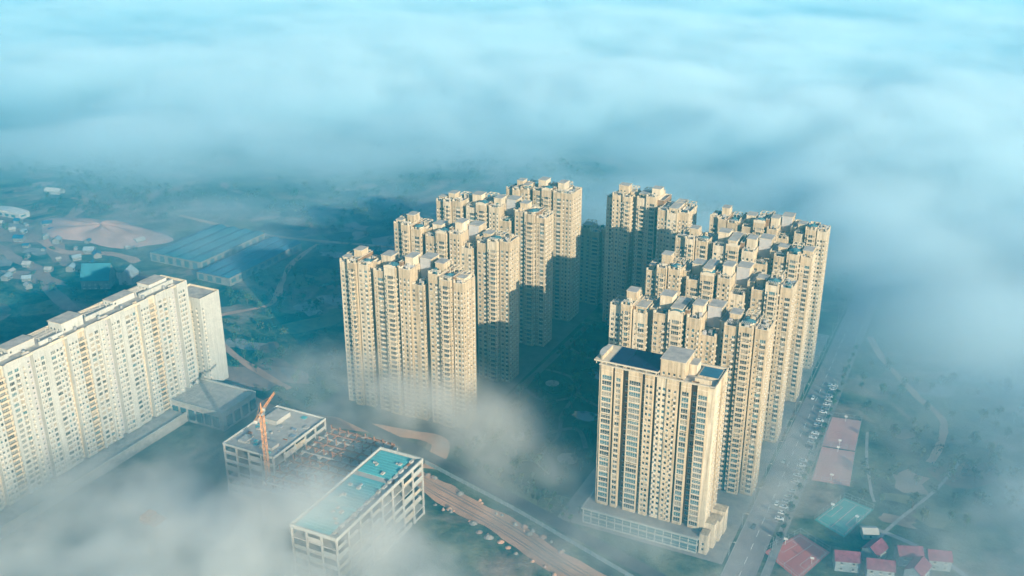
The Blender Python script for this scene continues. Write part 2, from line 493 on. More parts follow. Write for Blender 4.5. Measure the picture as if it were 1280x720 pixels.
def apartment_slab(label, x0, y0, H, seed, limit=0, bays=BAYS, sx=1.0, group='cream apartment blocks around the courtyard', name='apartment_block', sides='+', variant=0):
    rng = random.Random(seed)
    t = thing(name, label, 'apartment block', (0, 0, 0), 0, group)
    F = Facades(['cream', 'tan', 'grey', 'cream2'])
    rf, pp = MB(), MB()
    B = []
    for i, (a0, a1, yf, yb, dh, k, m) in enumerate(bays):
        if k in ('pair', 'wide', 'three') and rng.random() < 0.5:
            k = rng.choice(('pair', 'wide', 'three'))
        m = 3 if (m == 0 and (i + seed) % 4 == 1) else m
        B.append((x0 + a0 * sx, x0 + a1 * sx, y0 + yf, y0 + yb, H - dh - 0.03 * (i % 3) + rng.uniform(-0.25, 0.25) - (rng.choice((0, 0, 0, 3.0, 1.5)) if k not in ('small', '') and i != 11 else 0), k, m))
    n = len(B)
    for i, (a, c, f, b, h, k, m) in enumerate(B):
        F.wall((a, f), (1, 0), c - a, 0, h, cols_for(k, c - a, rng), m, 3.0, 1.0, h - 2.2, rng)
        F.wall((c, b), (-1, 0), c - a, 0, h, (), 0)
        for side in (-1, 1):
            j = i + side
            xx = a if side < 0 else c

            def sw(ya, yb2, za, zb, wins):
                L = yb2 - ya
                if L < 0.05 or zb - za < 0.05:
                    return
                cs = []
                if wins and L > 3.2:
                    p = 1.0
                    while p + 1.3 < L - 0.7:
                        cs.append((p, p + 1.2, 0.9, 2.2, 'ac' if rng.random() < 0.5 else 'win'))
                        p += 3.3
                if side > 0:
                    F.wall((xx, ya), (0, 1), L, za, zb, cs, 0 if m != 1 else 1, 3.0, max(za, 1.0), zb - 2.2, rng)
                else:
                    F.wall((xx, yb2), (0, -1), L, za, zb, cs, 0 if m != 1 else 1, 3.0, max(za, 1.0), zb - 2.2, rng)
            if 0 <= j < n:
                _, _, f2, b2, h2, _, _ = B[j]
                sw(f, min(f2, b), 0, h, True)
                if h > h2:
                    sw(max(f, f2), min(b, b2), h2, h, False)
                if b > b2:
                    sw(max(b2, f), b, 0, h, False)
            else:
                sw(f, b, 0, h, True)
        zr = h - 1.15
        rf.face([(a + 0.3, f + 0.3, zr), (c - 0.3, f + 0.3, zr), (c - 0.3, b - 0.3, zr), (a + 0.3, b - 0.3, zr)], 0)
        inner_parapet(pp, a, f, c, b, zr, h)
        coping(pp, a, f, c, b, h)
        # two string courses round the bay front
        for zz in (h - 12.1, 18.6):
            if k not in ('small', ''):
                F.mb.box(a + 0.02, f - 0.16, zz, c - 0.02, f - 0.004, zz + 0.3, 0)
    F.finish(t, limit)
    rf.build('roof', 'roof', t)
    pp.build('parapet', 'coping', t)
    # lift house and stair heads
    def X(a):
        return x0 + a * sx

    def hb(i):
        return B[min(i, n - 1)][4]
    if name == 'apartment_block' and len(bays) > 11:
        if n > 12:
          roof_box(t, 'lift_house', X(49.9), y0 + 11.8, H - 9, X(57.1), y0 + 21.5, 11.5 + rng.uniform(-0.6, 0.6), ['cream', 'grey'], rng, False, 1)  # grey front has the shade of the set-back wall painted in
        roof_box(t, 'stair_head', X(43.4), y0 + 6.0, hb(10) - 1.1, X(48.8), y0 + 14.5, 6.4 + rng.uniform(-0.5, 0.8), ['cream2', 'grey'], rng, True)
        roof_box(t, 'stair_head', X(7.2), y0 + 7.5, hb(2) - 1.1, X(12.4), y0 + 14.5, 5.6 + rng.uniform(-0.8, 1.2), ['cream', 'grey'], rng, True)
        roof_box(t, 'lift_house', X(24.9), y0 + 9.5, hb(6) - 1.1, X(31.4), y0 + 18.0, 7.2 + rng.uniform(-0.8, 0.8), ['cream2', 'grey'], rng, False)
        if n > 12:
          roof_box(t, 'stair_head', X(62.2), y0 + 8.0, hb(13) - 1.1, X(67.6), y0 + 15.2, 5.2 + rng.uniform(-0.5, 1.0), ['cream', 'grey'], rng, True)
        # glazed roof gardens: blue octagonal hips
        for (ax, ay, r, zi) in ((36.2, 5.0, 3.6, 8), (72.5, 6.0, 3.3, 15), (16.9, 6.2, 3.1, 4)):
            if zi < n and rng.random() < 0.85:
                b = MB()
                z = hb(zi) - 1.1
                r *= min(1, sx)
                oc = [(X(ax) + r * math.cos(R(22.5 + 45 * q)), y0 + ay + r * math.sin(R(22.5 + 45 * q))) for q in range(8)]
                b.prism(oc, z, z + 2.0, 0)
                for q in range(8):
                    p1, p2 = oc[q], oc[(q + 1) % 8]
                    b.face([(X(ax) + 1.12 * (p1[0] - X(ax)), y0 + ay + 1.12 * (p1[1] - y0 - ay), z + 2.05), (X(ax) + 1.12 * (p2[0] - X(ax)), y0 + ay + 1.12 * (p2[1] - y0 - ay), z + 2.05), (X(ax), y0 + ay, z + 3.5)], 1)
                b.build('roof_pavilion', ['cream2', 'pavilion'], t)
        # curved crown over the middle
        b = MB()
        cx, yy, z = X(36.2), y0 - 0.05, hb(8) + 0.17
        pr, pts = 3.4 * sx, []
        for q in range(13):
            an = math.pi * q / 12
            pts.append((cx - pr * math.cos(an), z + 1.9 * math.sin(an)))
        b.face([(p[0], yy, p[1]) for p in pts], 0)
        b.face([(p[0], yy + 0.5, p[1]) for p in reversed(pts)], 0)
        for p, q in zip(pts, pts[1:]):
            b.face([(q[0], yy, q[1]), (p[0], yy, p[1]), (p[0], yy + 0.5, p[1]), (q[0], yy + 0.5, q[1])], 0)
        b.build('crown_gable', 'coping', t)
    for i, (a, c, f, b2, h, k, m) in enumerate(B):
        if k in ('small', ''):
            continue
        z = h - 1.13
        if rng.random() < 0.6:
            b = MB()
            xx, yy = rng.uniform(a + 1.2, c - 1.2), rng.uniform(b2 - 3.0, b2 - 1.6)
            b.cyl(xx, yy, z, z + 1.9, 0.85, 0, 12)
            b.cyl(xx, yy, z + 1.9, z + 2.25, 0.85, 0, 12, 0.15)
            b.build('water_tank', 'metal', t)
        if rng.random() < 0.5 and c - a > 5 and i in ATTIC:
            y2 = ATTIC[i]
            roof_box(t, 'attic', a + 0.5, f + rng.uniform(2.4, 3.6), z, c - rng.uniform(0.5, 2.2), y0 + y2, rng.uniform(2.9, 4.6), ['cream' if rng.random() < 0.5 else 'cream2', 'grey'], rng)
        elif rng.random() < 0.55 and c - a > 5:
            b = MB()      # pergola frame over a roof terrace
            px0, px1, py0, py1 = a + 0.7, c - 0.8, f + 0.8, f + 3.6
            for xx in (px0, px1):
                for yy in (py0, py1):
                    b.bar((xx, yy, z), (xx, yy, z + 2.5), 0.22, 0)
            nb = 6
            for q in range(nb + 1):
                xx = px0 + (px1 - px0) * q / nb
                b.bar((xx, py0 - 0.3, z + 2.6), (xx, py1 + 0.3, z + 2.6), 0.16, 0)
            b.build('pergola', 'frame', t)
        if c - a > 5:
            for q in range(rng.randint(4, 8)):
                b = MB()
                w_, d_, h_ = rng.uniform(0.8, 2.6), rng.uniform(0.8, 2.6), rng.uniform(0.7, 3.0)
                xx, yy = rng.uniform(a + 0.5, c - 0.5 - w_), rng.uniform(f + 0.6, b2 - 0.6 - d_)
                b.box(xx, yy, z - 0.3, xx + w_, yy + d_, z + h_ + 0.013 * q, 0)
                b.build('roof_unit', rng.choice(('metal', 'cream2', 'concrete', 'cream', 'grey', 'pavilion')), t)
            if rng.random() < 0.6:      # open concrete frame over part of the roof
                b = MB()
                fx0, fx1, fy0, fy1, zt = a + 0.6, c - 0.6, b2 - 6.2, b2 - 0.7, z + rng.uniform(2.6, 4.2)
                for xx in (fx0, (fx0 + fx1) / 2, fx1):
                    for yy in (fy0, fy1):
                        b.bar((xx, yy, z - 0.2), (xx, yy, zt), 0.34, 0)
                    b.bar((xx, fy0 - 0.4, zt + 0.2), (xx, fy1 + 0.3, zt + 0.2), 0.36, 0)
                for yy in (fy0, fy1):
                    b.bar((fx0 - 0.3, yy, zt + 0.21), (fx1 + 0.3, yy, zt + 0.21), 0.30, 0)
                b.build('roof_frame', 'cream2', t)
            for xx in (a + 0.02, c - 0.82):      # corner piers that stand above the parapet
                b = MB()
                b.box(xx, f - 0.02, h + 0.1, xx + 0.8, f + 0.8, h + rng.uniform(1.0, 1.9), 0)
                b.build('corner_pier', 'cream2', t)
    return t


# ------------------------------------------------------------------ the ten blocks of the estate
LB = [b for b in BAYS]
apartment_slab('cream slab nearest in the left row, whole front sunlit, foot in white fog', -337.3, 456.5, 97.0, 1, 300)
apartment_slab('cream slab second from the front in the left row, lower front in blue shade', -340.5, 521.5, 97.4, 2, 0)
apartment_slab('cream slab third from the front in the left row, rising above the second', -343.0, 580.5, 97.8, 3, 0)
apartment_slab('narrower cream slab at the far end of the left row, tallest on the skyline', -313.0, 629.5, 98.5, 4, 0, [b for b in BAYS if b[0] < 49] + [(49.6, 57.6, 1.3, 20, 0.8, 'wide', 0)], 0.905)
apartment_slab('cream slab directly behind the navy-roofed tower in the right row', -168.5, 461.0, 97.0, 5, 300)
apartment_slab('cream slab second in the right row, between the two with stepped roofs', -169.0, 521.0, 97.2, 6, 0)
apartment_slab('cream slab third in the right row, mostly hidden behind the second', -169.0, 576.0, 97.0, 7, 0)
apartment_slab('cream slab at the far right corner of the estate, end wall facing the foggy road', -161.5, 627.0, 97.3, 8, 0, BAYS, 0.905)
BB = [(0, 6.0, 8.0, 22, 6.0, 'pair', 0), (6.0, 13.5, 2.0, 22, 0.0, 'three', 0), (13.5, 19.0, 1.0, 22, 0.5, 'balc', 0), (19.0, 22.5, 9.0, 24, 3.0, 'small', 0),
      (22.5, 29.0, 4.0, 24, 0.8, 'balc', 0), (29.0, 35.6, 3.0, 24, 0.2, 'wide', 0), (35.6, 40.0, 7.0, 24, 3.0, 'small', 1), (40.0, 46.5, -6.0, 16, 5.5, 'pair', 0), (46.5, 53.5, -7.0, 16, 4.6, 'three', 0), (53.5, 60.0, -4.5, 16, 5.6, 'wide', 0)]
bb = apartment_slab('tall cream block closing the back of the dark courtyard, only its top sunlit', -239.0, 634.0, 101.5, 9, 0, BB, 1.05)
roof_box(bb, 'stair_head', -229.5, 640, 100.4, -222.5, 647, 5.5, ['cream', 'grey'], random.Random(3))
roof_box(bb, 'stair_head', -206.5, 643, 100.6, -200.5, 650, 5.0, ['cream2', 'grey'], random.Random(4))
LBB = [(0, 6.5, 1.0, 16, 0.6, 'pair', 0), (6.5, 13.0, 0.0, 16, 0.0, 'balc', 0), (13.0, 16.0, 5.0, 16, 2.0, 'small', 0), (16.0, 23.0, 0.6, 16, 0.4, 'wide', 0)]
apartment_slab('lower shaded blue-grey block seen in the gap between the back towers', -269.0, 668.0, 62.0, 10, 0, LBB, 1.2)


# ------------------------------------------------------------------ navy-roofed front tower with glass podium
def front_tower():
    rng = random.Random(21)
    t = thing('front_tower', 'cream tower with navy blue roof deck and glazed podium, nearest the viewer on the right', 'tower')
    X0, X1, Y0, Y1, H, zb = -153.0, -96.2, 409.3, 431.0, 87.0, 9.0
    F = Facades(['cream', 'tan', 'cream2', 'grey'])
    fh, ft, lt = 3.0, 10.2, 83.5
    # (a0, a1, recess, material, [columns])
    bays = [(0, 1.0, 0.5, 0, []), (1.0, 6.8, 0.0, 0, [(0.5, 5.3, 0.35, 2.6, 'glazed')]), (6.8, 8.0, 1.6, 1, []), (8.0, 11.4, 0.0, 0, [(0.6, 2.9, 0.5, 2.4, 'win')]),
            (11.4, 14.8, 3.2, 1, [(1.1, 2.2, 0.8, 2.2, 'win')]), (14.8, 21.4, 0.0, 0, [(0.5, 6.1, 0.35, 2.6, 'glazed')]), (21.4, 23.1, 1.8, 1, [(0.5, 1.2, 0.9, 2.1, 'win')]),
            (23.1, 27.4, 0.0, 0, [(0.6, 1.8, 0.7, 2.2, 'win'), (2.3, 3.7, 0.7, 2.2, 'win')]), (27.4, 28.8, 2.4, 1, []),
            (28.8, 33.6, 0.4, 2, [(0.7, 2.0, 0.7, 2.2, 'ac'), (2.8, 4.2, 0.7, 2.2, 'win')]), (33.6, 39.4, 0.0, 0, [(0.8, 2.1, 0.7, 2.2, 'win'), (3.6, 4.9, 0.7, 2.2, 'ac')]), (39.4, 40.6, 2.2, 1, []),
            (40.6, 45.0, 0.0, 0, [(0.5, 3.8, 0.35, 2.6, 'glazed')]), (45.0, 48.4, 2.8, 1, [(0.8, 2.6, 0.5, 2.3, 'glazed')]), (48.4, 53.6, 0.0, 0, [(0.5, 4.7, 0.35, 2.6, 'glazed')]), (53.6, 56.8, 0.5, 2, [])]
    for i, (a, c, r, m, cs) in enumerate(bays):
        y = Y0 + r
        F.wall((X0 + a, y), (1, 0), c - a, zb, H, cs, m, fh, ft, lt, rng)
        if i + 1 < len(bays):
            y2 = Y0 + bays[i + 1][2]
            if y2 > y:
                F.wall((X0 + c, y), (0, 1), y2 - y, zb, H, (), m)
            elif y2 < y:
                F.wall((X0 + c, y), (0, -1), y - y2, zb, H, (), bays[i + 1][3])
    F.wall((X1, Y0 + 0.5), (0, 1), 9.0, zb, H, [(3.2, 4.3, 0.8, 2.2, 'win'), (6.2, 7.2, 0.8, 2.2, 'ac')], 2, fh, ft, lt, rng)
    F.wall((X1, Y0 + 9.5), (-1, 0), 1.6, zb, H, (), 0)
    F.wall((X1 - 1.6, Y0 + 9.5), (0, 1), 4.0, zb, H, [(1.2, 2.4, 0.8, 2.2, 'win')], 1, fh, ft, lt, rng)
    F.wall((X1 - 1.6, Y0 + 13.5), (1, 0), 1.6, zb, H, (), 0)
    F.wall((X1, Y0 + 13.5), (0, 1), Y1 - Y0 - 13.5, zb, H, [(1.4, 2.8, 0.6, 2.3, 'win'), (4.8, 6.2, 0.6, 2.3, 'ac')], 0, fh, ft, lt, rng)
    F.wall((X0, Y1), (0, -1), Y1 - Y0 - 0.5, zb, H, [(3, 4.4, 0.7, 2.3, 'win'), (9, 10.4, 0.7, 2.3, 'win'), (15, 16.4, 0.7, 2.3, 'win')], 0, fh, ft, lt, rng)
    F.wall((X1, Y1), (-1, 0), X1 - X0, zb, H, (), 0)
    # string courses across the proud bays
    for zz in (84.3, 60.2, 36.2):
        for (a, c, r, m, cs) in bays:
            if r < 0.3:
                F.mb.box(X0 + a + 0.02, Y0 - 0.18, zz, X0 + c - 0.02, Y0 - 0.004, zz + 0.35, 2)
    F.finish(t, 300)
    b = MB()
    b.face([(X0 + 0.3, Y0 + 0.3, H - 0.8), (X1 - 0.3, Y0 + 0.3, H - 0.8), (X1 - 0.3, Y1 - 0.3, H - 0.8), (X0 + 0.3, Y1 - 0.3, H - 0.8)], 0)
    b.build('roof', 'roof', t)
    b = MB()
    coping(b, X0, Y0, X1, Y1, H, 0, 0.5, 0.35, 0.55)
    inner_parapet(b, X0, Y0, X1, Y1, H - 0.8, H, 0, 0.5)
    b.build('parapet', 'coping', t)
    # navy deck in three sheets over the left half, with an eave that oversails the left end
    b = MB()
    b.box(X0 - 3.2, Y0 + 1.0, H + 0.9, X0 + 29.0, Y1 - 1.5, H + 1.5, 0)
    b.build('roof_canopy', 'coping', t)
    for k in range(3):
        b = MB()
        xa = X0 + 4.6 + k * 8.1
        b.box(xa, Y0 + 1.6, H + 1.505, xa + 7.95, Y1 - 2.0, H + 1.75, 0)
        b.build('roof_sheet', 'navy', t)
    b = MB()
    for xx in range(-155, -124, 5):
        b.bar((xx, Y0 + 1.2, H - 0.3), (xx, Y0 + 1.2, H + 0.9), 0.3, 0)
        b.bar((xx, Y1 - 1.8, H - 0.3), (xx, Y1 - 1.8, H + 0.9), 0.3, 0)
    b.build('canopy_post', 'coping', t, 'stuff')
    b = MB()      # curved drum at the left end
    cx, cy = X0 + 0.8, Y0 + 9.0
    pts = [(cx + 3.4 * math.cos(R(a)), cy + 7.0 * math.sin(R(a))) for a in range(90, 271, 15)]
    b.prism(pts, H + 1.5, H + 3.6, 0, 1)
    b.build('roof_drum', ['cream', 'concrete'], t)
    roof_box(t, 'stair_head', X0 + 29.3, Y0 + 3.0, H - 0.8, X0 + 41.0, Y1 - 3.5, 8.6, ['cream', 'grey'], rng)
    roof_box(t, 'lift_house', X0 + 41.2, Y0 + 10.0, H - 0.8, X0 + 44.8, Y1 - 4.5, 5.2, ['cream2', 'grey'], rng, False)
    b = MB()
    b.box(X0 + 45.6, Y0 + 9.0, H - 0.78, X1 - 1.0, Y1 - 1.6, H + 0.1, 0)
    b.box(X0 + 46.2, Y0 + 9.6, H + 0.1, X1 - 1.6, Y1 - 2.2, H + 0.16, 1)
    b.build('roof_pool', ['cream2', 'tealdk'], t)
    b = MB()
    b.box(X0 + 46.0, Y0 + 3.0, H - 0.78, X1 - 3.0, Y0 + 4.0, H + 1.5, 0)
    b.build('roof_screen', 'cream2', t)
    # podium: two glazed storeys between white bands
    p = MB()
    PX0, PX1, PY0, PY1 = X0 - 3.5, X1 - 1.5, Y0 - 6.5, Y1 + 3
    for z0, z1, e in ((0, 0.9, 0.15), (4.4, 5.2, 0.5), (8.2, 9.0, 0.9)):
        p.box(PX0 - e, PY0 - e, z0, PX1 + e, PY1 + e, z1, 0)
    p.build('podium_band', 'white', t, 'stuff')
    for lv, (z0, z1) in enumerate(((0.9, 4.4), (5.2, 8.2))):
        nb = 14
        for k in range(nb):
            xa, xb = PX0 + (PX1 - PX0) * k / nb, PX0 + (PX1 - PX0) * (k + 1) / nb
            b = MB()
            b.face([(xa, PY0, z0), (xb, PY0, z0), (xb, PY0, z1), (xa, PY0, z1)], 1)
            b.box(xa, PY0 - 0.14, z0, xa + 0.3, PY0 - 0.004, z1, 0)
            b.face([(xa + 0.3, PY0 - 0.06, z0 + 1.1), (xb, PY0 - 0.06, z0 + 1.1), (xb, PY0 - 0.06, z0 + 1.25), (xa + 0.3, PY0 - 0.06, z0 + 1.25)], 0)
            b.build('podium_window', ['frame', 'glass_b'], t)
        for k in range(8):
            ya, yb = PY0 + (PY1 - PY0) * k / 8, PY0 + (PY1 - PY0) * (k + 1) / 8
            for xx, sg in ((PX1, 1), (PX0, -1)):
                b = MB()
                b.face([(xx, ya, z0), (xx, yb, z0), (xx, yb, z1), (xx, ya, z1)], 1)
                b.box(min(xx, xx + sg * 0.14), ya, z0, max(xx, xx + sg * 0.14), ya + 0.4, z1, 0)
                b.build('podium_window', ['frame', 'glass_b'], t)
    b = MB()
    b.face([(PX0, PY0, 9.004), (PX1, PY0, 9.004), (PX1, PY1, 9.004), (PX0, PY1, 9.004)], 0)
    b.build('podium_roof', 'paving', t)
    # stepped stone wing at the right corner
    for k, (xa, ya, xb, yb, h) in enumerate(((PX1 + 1.0, PY0 + 1.0, PX1 + 5.0, PY0 + 6.5, 11.0), (PX1 + 1.0, PY0 + 7.5, PX1 + 6.5, PY0 + 13.0, 13.5), (PX1 + 1.0, PY0 + 14.0, PX1 + 7.5, PY0 + 20.0, 11.5), (PX1 + 1.0, PY0 + 21.0, PX1 + 8.0, PY0 + 27.0, 13.0))):
        F = Facades(['cream2', 'cream'])
        F.wall((xa, ya), (1, 0), xb - xa, 0, h, [(1.2, 2.4, 0.8, 2.3, 'win')], 0, 3.0, 1.0, h - 1.5, rng)
        F.wall((xb, ya), (0, 1), yb - ya, 0, h, [(1.0, 2.2, 0.8, 2.3, 'win'), (3.2, 4.4, 0.8, 2.3, 'win')], 0, 3.0, 1.0, h - 1.5, rng)
        F.wall((xb, yb), (-1, 0), xb - xa, 0, h, (), 0)
        F.wall((xa, yb), (0, -1), yb - ya, 0, h, (), 0)
        F.mb.face([(xa, ya, h), (xb, ya, h), (xb, yb, h), (xa, yb, h)], 1)
        for p_, ang, me in F.win:
            F.mb.add_mesh(me, Matrix.Translation(p_) @ Matrix.Rotation(ang, 4, 'Z'), [2, 3])
        F.mb.build('corner_pier', ['cream2', 'cream', 'frame', 'glass_a'], t)
    return t


front_tower()


# ------------------------------------------------------------------ long white block on the left
def long_block():
    rng = random.Random(33)
    t = thing('long_block', 'long off-white apartment block running along the left edge of the view', 'apartment block')
    F = Facades(['white', 'cream2', 'grey', 'tan'])
    F.glass = (0.2, 0.12, 0.2, 0.48)
    XF, XB, Y0, Y1, H, zb = -421.0, -441.0, 214.0, 419.5, 80.0, 6.0
    fh, ft, lt = 3.0, 7.0, 77.2
    # modules along the front, from the near end; (length, recess, material, columns)
    A = [(3.2, 0.0, 0, []), (8.6, 0.6, 0, [(0.6, 3.6, 0.5, 2.4, 'win'), (4.4, 5.6, 0.8, 2.3, 'win'), (6.4, 8.0, 0.5, 2.4, 'win')]),
         (3.0, 2.6, 1, [(0.9, 2.1, 0.9, 2.2, 'ac')]), (6.6, 0.2, 0, [(0.5, 1.6, 0.9, 2.2, 'ac'), (2.4, 3.6, 0.9, 2.2, 'win'), (4.6, 6.0, 0.6, 2.3, 'win')]),
         (5.0, 1.0, 1, [(0.5, 4.5, 0.25, 2.45, 'balc')]), (1.6, -0.5, 0, []), (7.6, 0.4, 0, [(0.6, 3.4, 0.5, 2.4, 'win'), (4.6, 7.0, 0.5, 2.4, 'ac')]),
         (4.4, 0.0, 0, [(1.4, 2.4, 1.0, 2.1, 'ac')]), (4.2, 3.0, 2, [(0.7, 1.7, 0.9, 2.2, 'win'), (2.4, 3.5, 0.9, 2.2, 'win')]),
         (6.8, 0.3, 0, [(0.5, 1.5, 0.8, 2.2, 'win'), (2.2, 3.2, 0.8, 2.2, 'win'), (4.2, 6.2, 0.4, 2.4, 'win')])]
    mods, y, k = [], Y0, 0
    while y < Y1 - 9:
        L, r, m, cs = A[k % len(A)]
        L = min(L, Y1 - 7.4 - y)
        mods.append((y, y + L, r, m, cs))
        y += L
        k += 1
    mods.append((y, Y1, 0.2, 0, [(0.8, 2.0, 0.6, 2.3, 'win'), (2.6, 3.8, 0.6, 2.3, 'win'), (4.4, 6.0, 0.6, 2.3, 'win')]))
    for i, (a, c, r, m, cs) in enumerate(mods):
        x = XF - r
        F.wall((x, a), (0, 1), c - a, zb, H, cs, m, fh, ft, lt, rng)
        if i + 1 < len(mods):
            x2 = XF - mods[i + 1][2]
            if x2 < x:
                F.wall((x, c), (-1, 0), x - x2, zb, H, (), m)
            elif x2 > x:
                F.wall((x, c), (1, 0), x2 - x, zb, H, (), mods[i + 1][3])
    F.wall((XF, Y1), (-1, 0), XF - XB, zb, H, (), 0)
    F.wall((XB, Y0), (1, 0), XF - XB, zb, H, [(3, 4.4, 0.8, 2.2, 'win'), (10, 11.4, 0.8, 2.2, 'win')], 0, fh, ft, lt, rng)
    F.wall((XB, Y1), (0, -1), Y1 - Y0, zb, H, (), 0)
    # lower wing at the far end
    wx0, wx1, wy0, wy1, wh = -441.0, -417.5, 424.5, 441.5, 66.5
    F.wall((wx0, wy0), (1, 0), wx1 - wx0, zb, wh, [(15.5, 16.6, 0.8, 2.2, 'win'), (19.5, 20.6, 0.8, 2.2, 'ac')], 0, fh, ft, wh - 3, rng)
    F.wall((wx1, wy0), (0, 1), wy1 - wy0, zb, wh, [(1.2, 2.2, 0.8, 2.2, 'ac')], 0, fh, ft, wh - 3, rng)
    F.wall((wx1, wy1), (-1, 0), wx1 - wx0, zb, wh, (), 0)
    F.wall((wx0, wy1), (0, -1), wy1 - wy0, zb, wh, (), 0)
    F.wall((-425.5, 419.5), (0, 1), 5.0, zb, wh - 2, [(0.8, 1.8, 0.8, 2.2, 'ac'), (2.8, 3.9, 0.8, 2.2, 'win')], 1, fh, ft, wh - 4, rng)
    F.finish(t, 300)
    b = MB()
    b.face([(XB + 0.3, Y0 + 0.3, H - 1.2), (XF - 0.3, Y0 + 0.3, H - 1.2), (XF - 0.3, Y1 - 0.3, H - 1.2), (XB + 0.3, Y1 - 0.3, H - 1.2)], 0)
    b.face([(wx0 + 0.3, wy0 + 0.3, wh - 1), (wx1 - 0.3, wy0 + 0.3, wh - 1), (wx1 - 0.3, wy1 - 0.3, wh - 1), (wx0 + 0.3, wy1 - 0.3, wh - 1)], 0)
    b.face([(-440, 419.5, wh - 2), (-425.5, 419.5, wh - 2), (-425.5, 424.5, wh - 2), (-440, 424.5, wh - 2)], 0)
    b.build('roof', 'roof', t)
    b = MB()
    for (a, c, r, m, cs) in mods:
        b.box(XF - r - 0.45, a + 0.005, H, XF - r + 0.12, c - 0.005, H + 0.25, 0)
    b.box(XB - 0.1, Y0, H, XB + 0.4, Y1, H + 0.25, 0)
    b.box(XB + 0.4, Y1 - 0.4, H, XF - 0.7, Y1 + 0.1, H + 0.25, 0)
    coping(b, wx0, wy0, wx1, wy1, wh)
    inner_parapet(b, XB, Y0, XF - 0.2, Y1, H - 1.2, H)
    inner_parapet(b, wx0, wy0, wx1, wy1, wh - 1, wh)
    b.build('parapet', 'coping', t)
    # lift houses, roof screens and roof gardens
    z = H - 1.2
    for (xa, ya, xb, yb, h) in ((-438.5, 398, -429.5, 412, 4.2), (-438.5, 372, -431, 388, 3.2), (-438.0, 334, -428.0, 348, 5.4), (-438, 302, -430, 318, 3.6), (-438, 272, -429, 286, 5.0), (-438, 240, -430, 256, 4.0)):
        roof_box(t, 'lift_house', xa, ya, z, xb, yb, h, ['white', 'grey'], rng)
    for (xa, ya, xb, yb, h) in ((-429.0, 389, -427.4, 415, 2.6), (-430.5, 351, -429.5, 371, 2.4), (-427.5, 318, -426.5, 333, 2.0), (-430, 288, -428.8, 301, 2.4)):
        b = MB()
        b.box(xa, ya, z, xb, yb, z + h, 0)
        for q in range(int((yb - ya) / 2.2)):
            b.box(xb, ya + 0.4 + q * 2.2, z + 0.4, xb + 0.15, ya + 0.7 + q * 2.2, z + h - 0.2, 0)
        b.build('roof_screen', 'white', t)
    for (xa, ya, xb, yb) in ((-437, 389, -431, 396), (-437, 353, -432, 368), (-437, 320, -429, 331), (-437, 288, -432, 300)):
        b = MB()
        for yy in (ya, yb):
            for xx in (xa, xb):
                b.bar((xx, yy, z), (xx, yy, z + 2.6), 0.25, 0)
        for q in range(9):
            yy = ya + (yb - ya) * q / 8
            b.bar((xa - 0.3, yy, z + 2.7), (xb + 0.3, yy, z + 2.7), 0.2, 0)
        b.build('pergola', 'frame', t)
    for q in range(12):
        b = MB()
        yy = Y0 + 12 + q * 16.3
        b.cyl(-425.5, yy, z, z + 1.9, 0.9, 0, 12)
        b.cyl(-425.5, yy, z + 1.9, z + 2.2, 0.9, 0, 12, 0.2)
        b.build('water_tank', 'metal', t)
    # podium with a pale rim
    b = MB()
    b.box(-442, 205, 0, -409, 394, 5.4, 0)
    b.build('podium', 'concrete', t)
    b = MB()
    b.box(-409.6, 205, 5.4, -408.8, 394, 6.6, 0)
    b.build('podium_rim', 'white', t)
    b = MB()
    b.box(-442, 394.02, 0, -381, 424, 11.4, 0)
    F = Facades(['concrete'])
    b.build('podium', 'concrete', t)
    b = MB()
    coping(b, -442, 394.02, -381, 424, 11.4, 0, 0.6, 1.1, 0.3)
    b.build('podium_rim', 'white', t)
    for k in range(9):
        b = MB()
        b.box(-438 + k * 6.2, 393.4, 2.0, -434 + k * 6.2, 393.99, 8.6, 0)
        b.build('podium_window', 'glass_b', t)
    for k in range(4):
        b = MB()
        b.box(-380.98, 397 + k * 7, 2.0, -380.4, 401.5 + k * 7, 8.6, 0)
        b.build('podium_window', 'glass_b', t)
    return t


long_block()


# ------------------------------------------------------------------ building site in the fog
srng = random.Random(77)


def frame_building(name, label, x0, x1, y0, y1, floors, fh, nx, ny, top, side_walls=True):
    t = thing(name, label, 'building')
    H = floors * fh
    for f in range(1, floors + 1):
        b = MB()
        e = 0.5 if f == floors else 0.25
        b.box(x0 - e, y0 - e, f * fh - 0.5, x1 + e, y1 + e, f * fh, 0)
        b.build('floor_slab', 'concrete', t)
    for i in range(nx + 1):
        for j in range(ny + 1):
            if 0 < i < nx and 0 < j < ny:
                continue
            b = MB()
            xx, yy = x0 + (x1 - x0) * i / nx, y0 + (y1 - y0) * j / ny
            for f in range(floors):
                b.box(xx - 0.4, yy - 0.4, f * fh, xx + 0.4, yy + 0.4, (f + 1) * fh - 0.502, 0)
            b.build('column', 'concrete', t)
    # low infill walls between the columns of the right and near sides
    for j in range(ny):
        for f in range(floors):
            b = MB()
            ya, yb = y0 + (y1 - y0) * j / ny + 0.42, y0 + (y1 - y0) * (j + 1) / ny - 0.42
            if srng.random() < 0.22:
                continue
            b.box(x1 - 0.15, ya, f * fh + 0.002, x1 + 0.05, yb - srng.choice((0, 0, 0, 2.0)), f * fh + srng.choice((1.3, 1.3, 2.2, 2.9)), 0)
            b.build('infill_wall', srng.choice(('white', 'concrete', 'cream2')), t)
    for i in range(nx):
        for f in range(floors):
            b = MB()
            xa, xb = x0 + (x1 - x0) * i / nx + 0.42, x0 + (x1 - x0) * (i + 1) / nx - 0.42
            if srng.random() < 0.3:
                continue
            b.box(xa, y0 - 0.05, f * fh + 0.002, xb, y0 + 0.15, f * fh + srng.choice((1.4, 1.4, 2.6)), 0)
            b.build('infill_wall', srng.choice(('white', 'concrete')), t)
    return t, H


